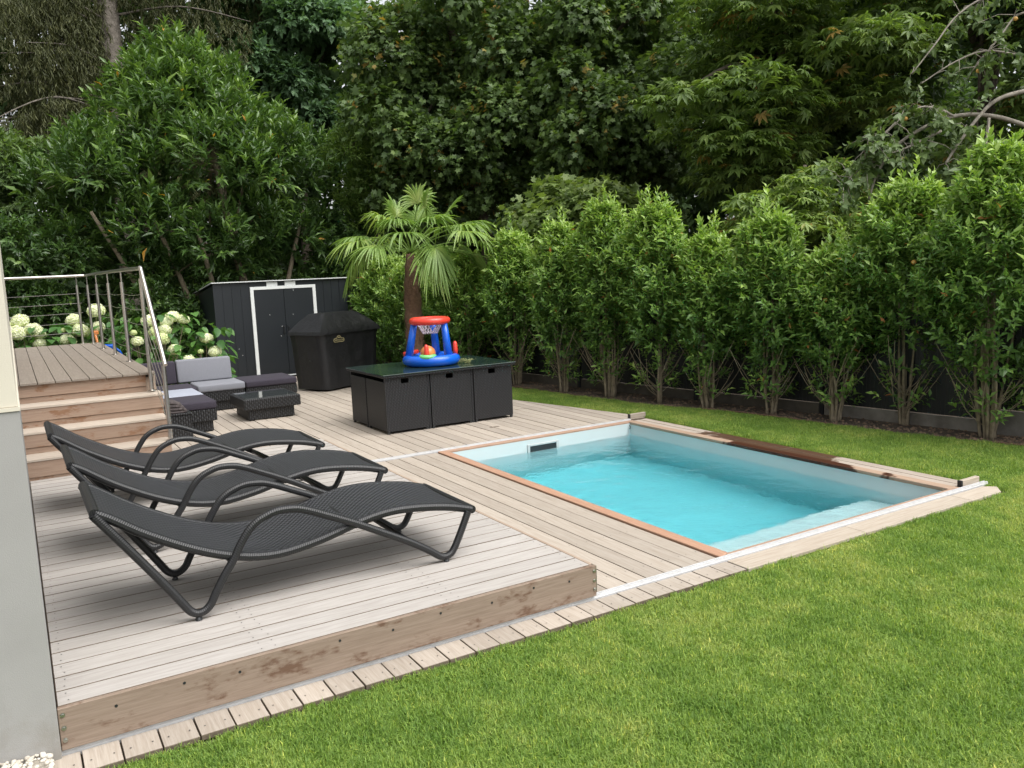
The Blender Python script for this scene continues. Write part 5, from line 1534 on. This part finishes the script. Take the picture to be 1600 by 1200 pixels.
# --- far wood closing the view
def far_wood():
    rng = np.random.default_rng(95)
    n = 24000
    az = np.radians(rng.uniform(15, 108, n))
    d = rng.uniform(27, 35, n)
    top = 13.5 + 1.6 * np.sin(az * 17) + 1.2 * np.sin(az * 41 + 1) - 4.5 * np.exp(-((az - 1.16) / 0.035) ** 2)
    z = rng.random(n) ** 1.35 * top
    P = np.stack([-2.88 + d * np.cos(az), -3.96 + d * np.sin(az), z], 1)
    gap = np.sin(az * 23 + z * 0.9) + np.sin(az * 57 - z * 1.3) + np.sin(z * 2.1 + az * 11)
    P = P[(gap > -1.75) | (z < 6)]
    D = unit(rng.normal(size=P.shape) + np.array([0, 0, .4]))
    pos, ld, nr, tint, j, tt = sprout(P, D, 7, 0.5, 1.0, 0.3, rng, None, 0.2)
    o = leaf_mesh('far_woods', pos, ld, nr, 0.36 * np.exp(rng.normal(size=len(pos)) * 0.25), 0.6, T2, M['lf_wood'], tint)
    tag(o, 'dark mass of distant trees closing the garden off behind the others', None, None, 'stuff')
far_wood()

# --- windmill palm
def palm():
    rng = np.random.default_rng(33); q = random.Random(33)
    x, y = 3.38, 9.95
    t = thing('palm_tree', 'fan palm with shaggy brown trunk and drooping fronds behind the dining table', 'palm', (x, y, -0.04))
    zt = 2.38
    n = 22
    prof = []
    for i in range(n + 1):
        f = i / n
        r = 0.165 - 0.02 * f - (0.07 * max(0, (f - 0.72)) / 0.28) + 0.014 * math.sin(i * 2.3)
        prof.append((r, -0.05 + (zt + 0.05) * f))
    MB().lathe(prof, 16, (x, y, 0)).build('trunk', M['fibre'], t, smooth=True)
    fb_ = MB()
    for i in range(2600):
        a = q.random() * 6.283; z = q.uniform(0.1, zt); f = z / zt
        r = 0.15 - 0.02 * f - 0.07 * max(0, f - .72) / .28
        l = q.uniform(.05, .2); o = q.uniform(.02, .085)
        ca, sa = math.cos(a), math.sin(a); wv = 0.004
        fb_.add([(x + r * ca - wv * sa, y + r * sa + wv * ca, z), (x + r * ca + wv * sa, y + r * sa - wv * ca, z), (x + (r + o) * ca + q.gauss(0, .02), y + (r + o) * sa + q.gauss(0, .02), z - l)], [(0, 1, 2)])
    tag(fb_.build('trunk_fibre', M['fibre'], t), kind='stuff')
    rt, tw_ = Vector((0.859, -0.511, 0)), Vector((-0.511, -0.859, 0))
    hub = Vector((x + 0.02, y, zt + 0.02))
    fr = [(1.50, -.18, .25, .56), (.95, .30, .55, .6), (-1.05, -.02, .5, .55), (.35, .5, .5, .58), (-.6, .12, .8, .55), (.1, .85, .2, .5), (1.05, -.05, -.2, .5), (-1.0, .22, .35, .62), (.42, .05, .62, .55), (-.12, .30, .75, .58), (-0.98, .30, .15, .58), (-0.52, .55, .25, .56), (.22, .78, .05, .50), (.62, .68, -.15, .52), (.90, .42, .30, .52), (1.28, .12, .10, .55), (.30, -.02, .60, .60), (-.65, .30, -.5, .55), (.45, .45, -.65, .55), (-.22, .48, .62, .52), (.02, .6, -.5, .5), (-.95, .05, .45, .55), (.75, .05, -.4, .5), (-.35, .66, -.1, .5), (-1.05, .1, -.2, .5), (1.0, .5, -.3, .5)]
    for k, (dx, dz, dt, R) in enumerate(fr):
        H = hub + rt * (dx * 0.95 + 0.10) + tw_ * dt + Vector((0, 0, dz))
        pd = (H - hub).normalized()
        b = MB()
        tint = []
        mid = hub.lerp(H, .5) + Vector((0, 0, .08))
        pp = catmull([hub, mid, H], 4)
        k0 = len(b.v)
        b.tube(pp, 0.011, 5)
        tint += [0.45] * (len(b.v) - k0)
        d = (pd * (1.0 if dz > .1 else .45) + Vector((0, 0, -0.35 if dz > .1 else -0.9)) if dz < .6 else pd + Vector((0, 0, .15))).normalized()
        if dz <= .1: d = (d - tw_ * .15).normalized()
        s = d.cross(Vector((0, 0, 1)))
        s = s.normalized() if s.length > .1 else rt.copy()
        nn_ = s.cross(d)
        segs = 34
        base_t = q.uniform(0.25, 0.6)
        for i in range(segs):
            if q.random() < .07: continue
            an = (i / (segs - 1) - .5) * 2 * 1.85 + q.gauss(0, .03)
            ln = R * (1.0 - 0.22 * (abs(an) / 1.85) ** 2) * q.uniform(.8, 1.1)
            dr = (d * math.cos(an) + s * math.sin(an)).normalized()
            side = (nn_.cross(dr)).normalized()
            pts = []
            bend = q.uniform(.4, 1.1) * (1.0 if dz < .6 else .6)
            for j, f in enumerate((0.0, .3, .55, .78, 1.0)):
                p = H + dr * ln * f + Vector((0, 0, -bend * ln * max(0, f - .35) ** 1.7 * 1.3)) + nn_ * 0.05 * f
                pts.append(p)
            wd = (0.006, 0.017, 0.023, 0.017, 0.003)
            k0 = len(b.v)
            for j in range(5):
                lift = nn_ * 0.35 * wd[j]
                b.v += [tuple(pts[j] - side * wd[j] + lift), tuple(pts[j] - lift), tuple(pts[j] + side * wd[j] + lift)]
            for j in range(4):
                for c_ in range(2):
                    b.f.append((k0 + 3 * j + c_, k0 + 3 * j + c_ + 1, k0 + 3 * j + c_ + 4, k0 + 3 * j + c_ + 3)); b.uv.append(None)
            tn = base_t + q.gauss(0, .08)
            tint += [tn + 0.28 * (1 - abs(f - .1)) if j_ < 6 else tn for j_, f in enumerate([0] * 15)]
        o = b.build('frond', M['lf_palm'], t)
        a = o.data.attributes.new('tint', 'FLOAT', 'POINT')
        a.data.foreach_set('value', [max(0, min(1, v)) for v in tint])
palm()

# ------------------------------------------------------------------ hydrangeas
def floret_head(seed, n=240):
    rng = np.random.default_rng(seed)
    i = np.arange(n)
    zz = 1 - 1.72 * (i + .5) / n
    th = i * 2.39996
    rr = np.sqrt(np.clip(1 - zz ** 2, 0, 1))
    d = np.stack([rr * np.cos(th), rr * np.sin(th), zz], 1)
    d = unit(d + rng.normal(size=d.shape) * 0.05)
    lump = 1 + 0.07 * np.sin(d[:, 0] * 5 + seed) * np.sin(d[:, 1] * 6 + 1) + rng.normal(size=n) * 0.025
    V, F, T = [], [], []
    for k in range(n):
        nrm = Vector(d[k]) + Vector(rng.normal(size=3) * 0.22); nrm.normalize()
        c = Vector(d[k] * lump[k]) * Vector((1, 1, .8)).x
        c = Vector((c.x, c.y, c.z * 0.82))
        u = nrm.orthogonal().normalized(); v = nrm.cross(u)
        a0 = rng.random() * 6.28; r = rng.uniform(.13, .18)
        b = len(V)
        V.append(tuple(c - nrm * 0.03))
        for p in range(8):
            q_ = r if p % 2 == 0 else r * .62
            a = a0 + p * math.pi / 4
            V.append(tuple(c + (u * math.cos(a) + v * math.sin(a)) * q_ + nrm * (0.03 if p % 2 == 0 else -0.01)))
        F += [(b, b + 1 + p, b + 1 + (p + 1) % 8) for p in range(8)]
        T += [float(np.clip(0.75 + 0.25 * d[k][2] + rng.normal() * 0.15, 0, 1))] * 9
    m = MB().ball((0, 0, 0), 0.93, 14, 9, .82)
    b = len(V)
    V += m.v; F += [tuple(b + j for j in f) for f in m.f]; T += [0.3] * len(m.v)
    me = bpy.data.meshes.new('flower_head')
    me.from_pydata(V, [], F)
    a = me.attributes.new('tint', 'FLOAT', 'POINT'); a.data.foreach_set('value', T)
    me.materials.append(M['floret'])
    return me
heads_me = [floret_head(s) for s in (1, 2, 3)]
green_me = heads_me[0].copy(); 
green_me.attributes['tint'].data.foreach_set('value', [0.12 if i % 3 else 0.3 for i in range(len(green_me.vertices))])
def hyd_leaf(seed):
    q = random.Random(seed)
    # ovate leaf, folded along the midrib, toothed outline
    m = 7
    V, F = [], []
    for i in range(m + 1):
        f = i / m
        wv = 0.36 * math.sin(math.pi * min(1, f * 0.93 + 0.05)) ** 0.8 * (1.05 - .3 * f) * (1 + 0.06 * (-1) ** i)
        z = -0.18 * f * f + 0.02
        V += [(f, -wv, z + 0.10 * wv / .36 + q.uniform(-.015, .015)), (f, 0, z), (f, wv, z + 0.10 * wv / .36 + q.uniform(-.015, .015))]
    for i in range(m):
        for c_ in (0, 1): F.append((3 * i + c_, 3 * i + c_ + 1, 3 * i + c_ + 4, 3 * i + c_ + 3))
    out = []
    for tn in (0.2, 0.5, 0.8):
        me = bpy.data.meshes.new('leaf'); me.from_pydata(V, [], F)
        a = me.attributes.new('tint', 'FLOAT', 'POINT'); a.data.foreach_set('value', [tn + q.uniform(-.12, .12) for _ in V])
        me.materials.append(M['lf_hyd'])
        me.polygons.foreach_set('use_smooth', [True] * len(F))
        out.append(me)
    return out
leaf_me = hyd_leaf(1) + hyd_leaf(2)
def hydrangea(c, label, heads, greens, nleaf, R, seed):
    q = random.Random(seed)
    t = thing('hydrangea', label, 'flowering shrub', (*c, 0), 0, 'white hydrangeas behind the railing')
    o0 = Vector((c[0], c[1], 0))
    stm = MB()
    for (x, y, z, r) in heads + greens:
        me = q.choice(heads_me) if (x, y, z, r) in heads else green_me
        o = obj('flower_head', me, t, Vector((x, y, z)) - o0, q.random() * 6.28, (r, r, r))
        o.rotation_euler = (q.uniform(-.35, .35), q.uniform(-.35, .35), q.random() * 6.28)
        stm.tube(catmull([(c[0] + (x - c[0]) * .4, c[1] + (y - c[1]) * .4 + .1, 0), (c[0] + (x - c[0]) * .8, c[1] + (y - c[1]) * .8 + .08, z * .6), (x, y, z - r * .4)], 3), 0.008, 5)
    stm.build('stem', M['bark_pale'], t)
    for i in range(nleaf):
        a = q.random() * 6.283; zf = q.random()
        z = 0.15 + zf * (R[2] - .1)
        rr = (0.35 + 0.65 * q.random() ** .5)
        ca, sa = math.cos(a), math.sin(a)
        p = Vector((R[0] * rr * ca, R[1] * rr * sa, z))
        o = obj('leaf', q.choice(leaf_me), t, p)
        l = q.uniform(.13, .23)
        o.scale = (l, l, l)
        o.rotation_euler = (q.gauss(0, .25), q.uniform(0.1, .75), math.atan2(R[0] * sa, R[1] * ca) + q.gauss(0, .6))
hydrangea((-2.55, 12.95), 'white hydrangea behind the landing, closest to the house wall',
          [(-2.74, 12.85, 1.50, .135), (-2.82, 12.7, 1.30, .155), (-2.55, 12.7, 1.33, .14), (-2.47, 12.75, 1.25, .095), (-2.49, 12.72, 1.09, .10), (-3.0, 12.9, 1.42, .13)], [], 110, (0.75, 0.5, 1.35), 1)
hydrangea((-1.85, 12.95), 'white hydrangea behind the far railing post beside the toys',
          [(-2.07, 12.7, 1.12, .125), (-1.83, 12.7, 1.27, .14), (-1.92, 12.85, 1.46, .125), (-1.57, 12.5, 1.61, .145), (-1.57, 12.5, 1.32, .115)], [(-1.97, 12.55, 1.08, .05), (-2.1, 12.7, 1.3, .045)], 120, (0.65, 0.5, 1.4), 2)
hydrangea((-0.75, 12.35), 'large white hydrangea with some yellow green heads beside the sloping handrail',
          [(-0.78, 12.15, 1.39, .125), (-0.49, 12.1, 1.34, .105), (-0.36, 12.2, 1.43, .125), (-0.19, 12.15, 1.38, .105), (-0.42, 12.0, 0.85, .115), (-0.55, 12.0, 1.22, .11), (-1.0, 12.1, 1.05, .10)], [(-0.62, 11.95, 1.07, .14), (-0.70, 12.05, 1.2, .11), (-1.05, 12.1, 1.2, .06)], 190, (0.85, 0.5, 1.45), 3)
hydrangea((0.15, 12.35), 'white hydrangea growing against the corner of the shed',
          [(0.17, 12.1, 1.01, .115), (0.28, 12.0, 0.76, .115), (-0.18, 12.0, 0.64, .11)], [(0.03, 12.0, 0.78, .05)], 110, (0.5, 0.42, 1.2), 4)
# children's things behind the landing
by = thing('plastic_scoop', 'small blue plastic toy lying behind the landing railing', 'toy', (-1.46, 12.1, 0.9))
MB().lathe([(0.02, -.05), (0.09, -.03), (0.12, 0.03), (0.115, 0.05), (0.08, .0), (0.01, -.02)], 14, (-1.46, 12.1, 0.98)).build('scoop_bowl', M['blue_vinyl'], by, smooth=True)
MB().tube([(-1.40, 12.1, 0.99), (-1.30, 12.1, 0.90), (-1.26, 12.1, 0.80)], 0.02, 8).build('scoop_handle', M['blue_vinyl'], by, smooth=True)
op = thing('toy_spade', 'orange toy spade standing among the hydrangeas behind the railing', 'toy', (-1.6, 12.35, 0))
MB().tube([(-1.62, 12.35, 0.0), (-1.60, 12.35, 0.95), (-1.635, 12.35, 1.2)], 0.022, 8).build('spade_shaft', M['orange_vinyl'], op, smooth=True)
MB().box(-1.69, 12.33, 1.2, -1.58, 12.37, 1.27).build('spade_grip', M['orange_vinyl'], op, bevel=0.01)

# small slot cover let into the deck
dh = thing('deck_hatch', 'small dark brown slot cover let into the deck between table and rail', 'hatch', (2.36, 5.35, 0))
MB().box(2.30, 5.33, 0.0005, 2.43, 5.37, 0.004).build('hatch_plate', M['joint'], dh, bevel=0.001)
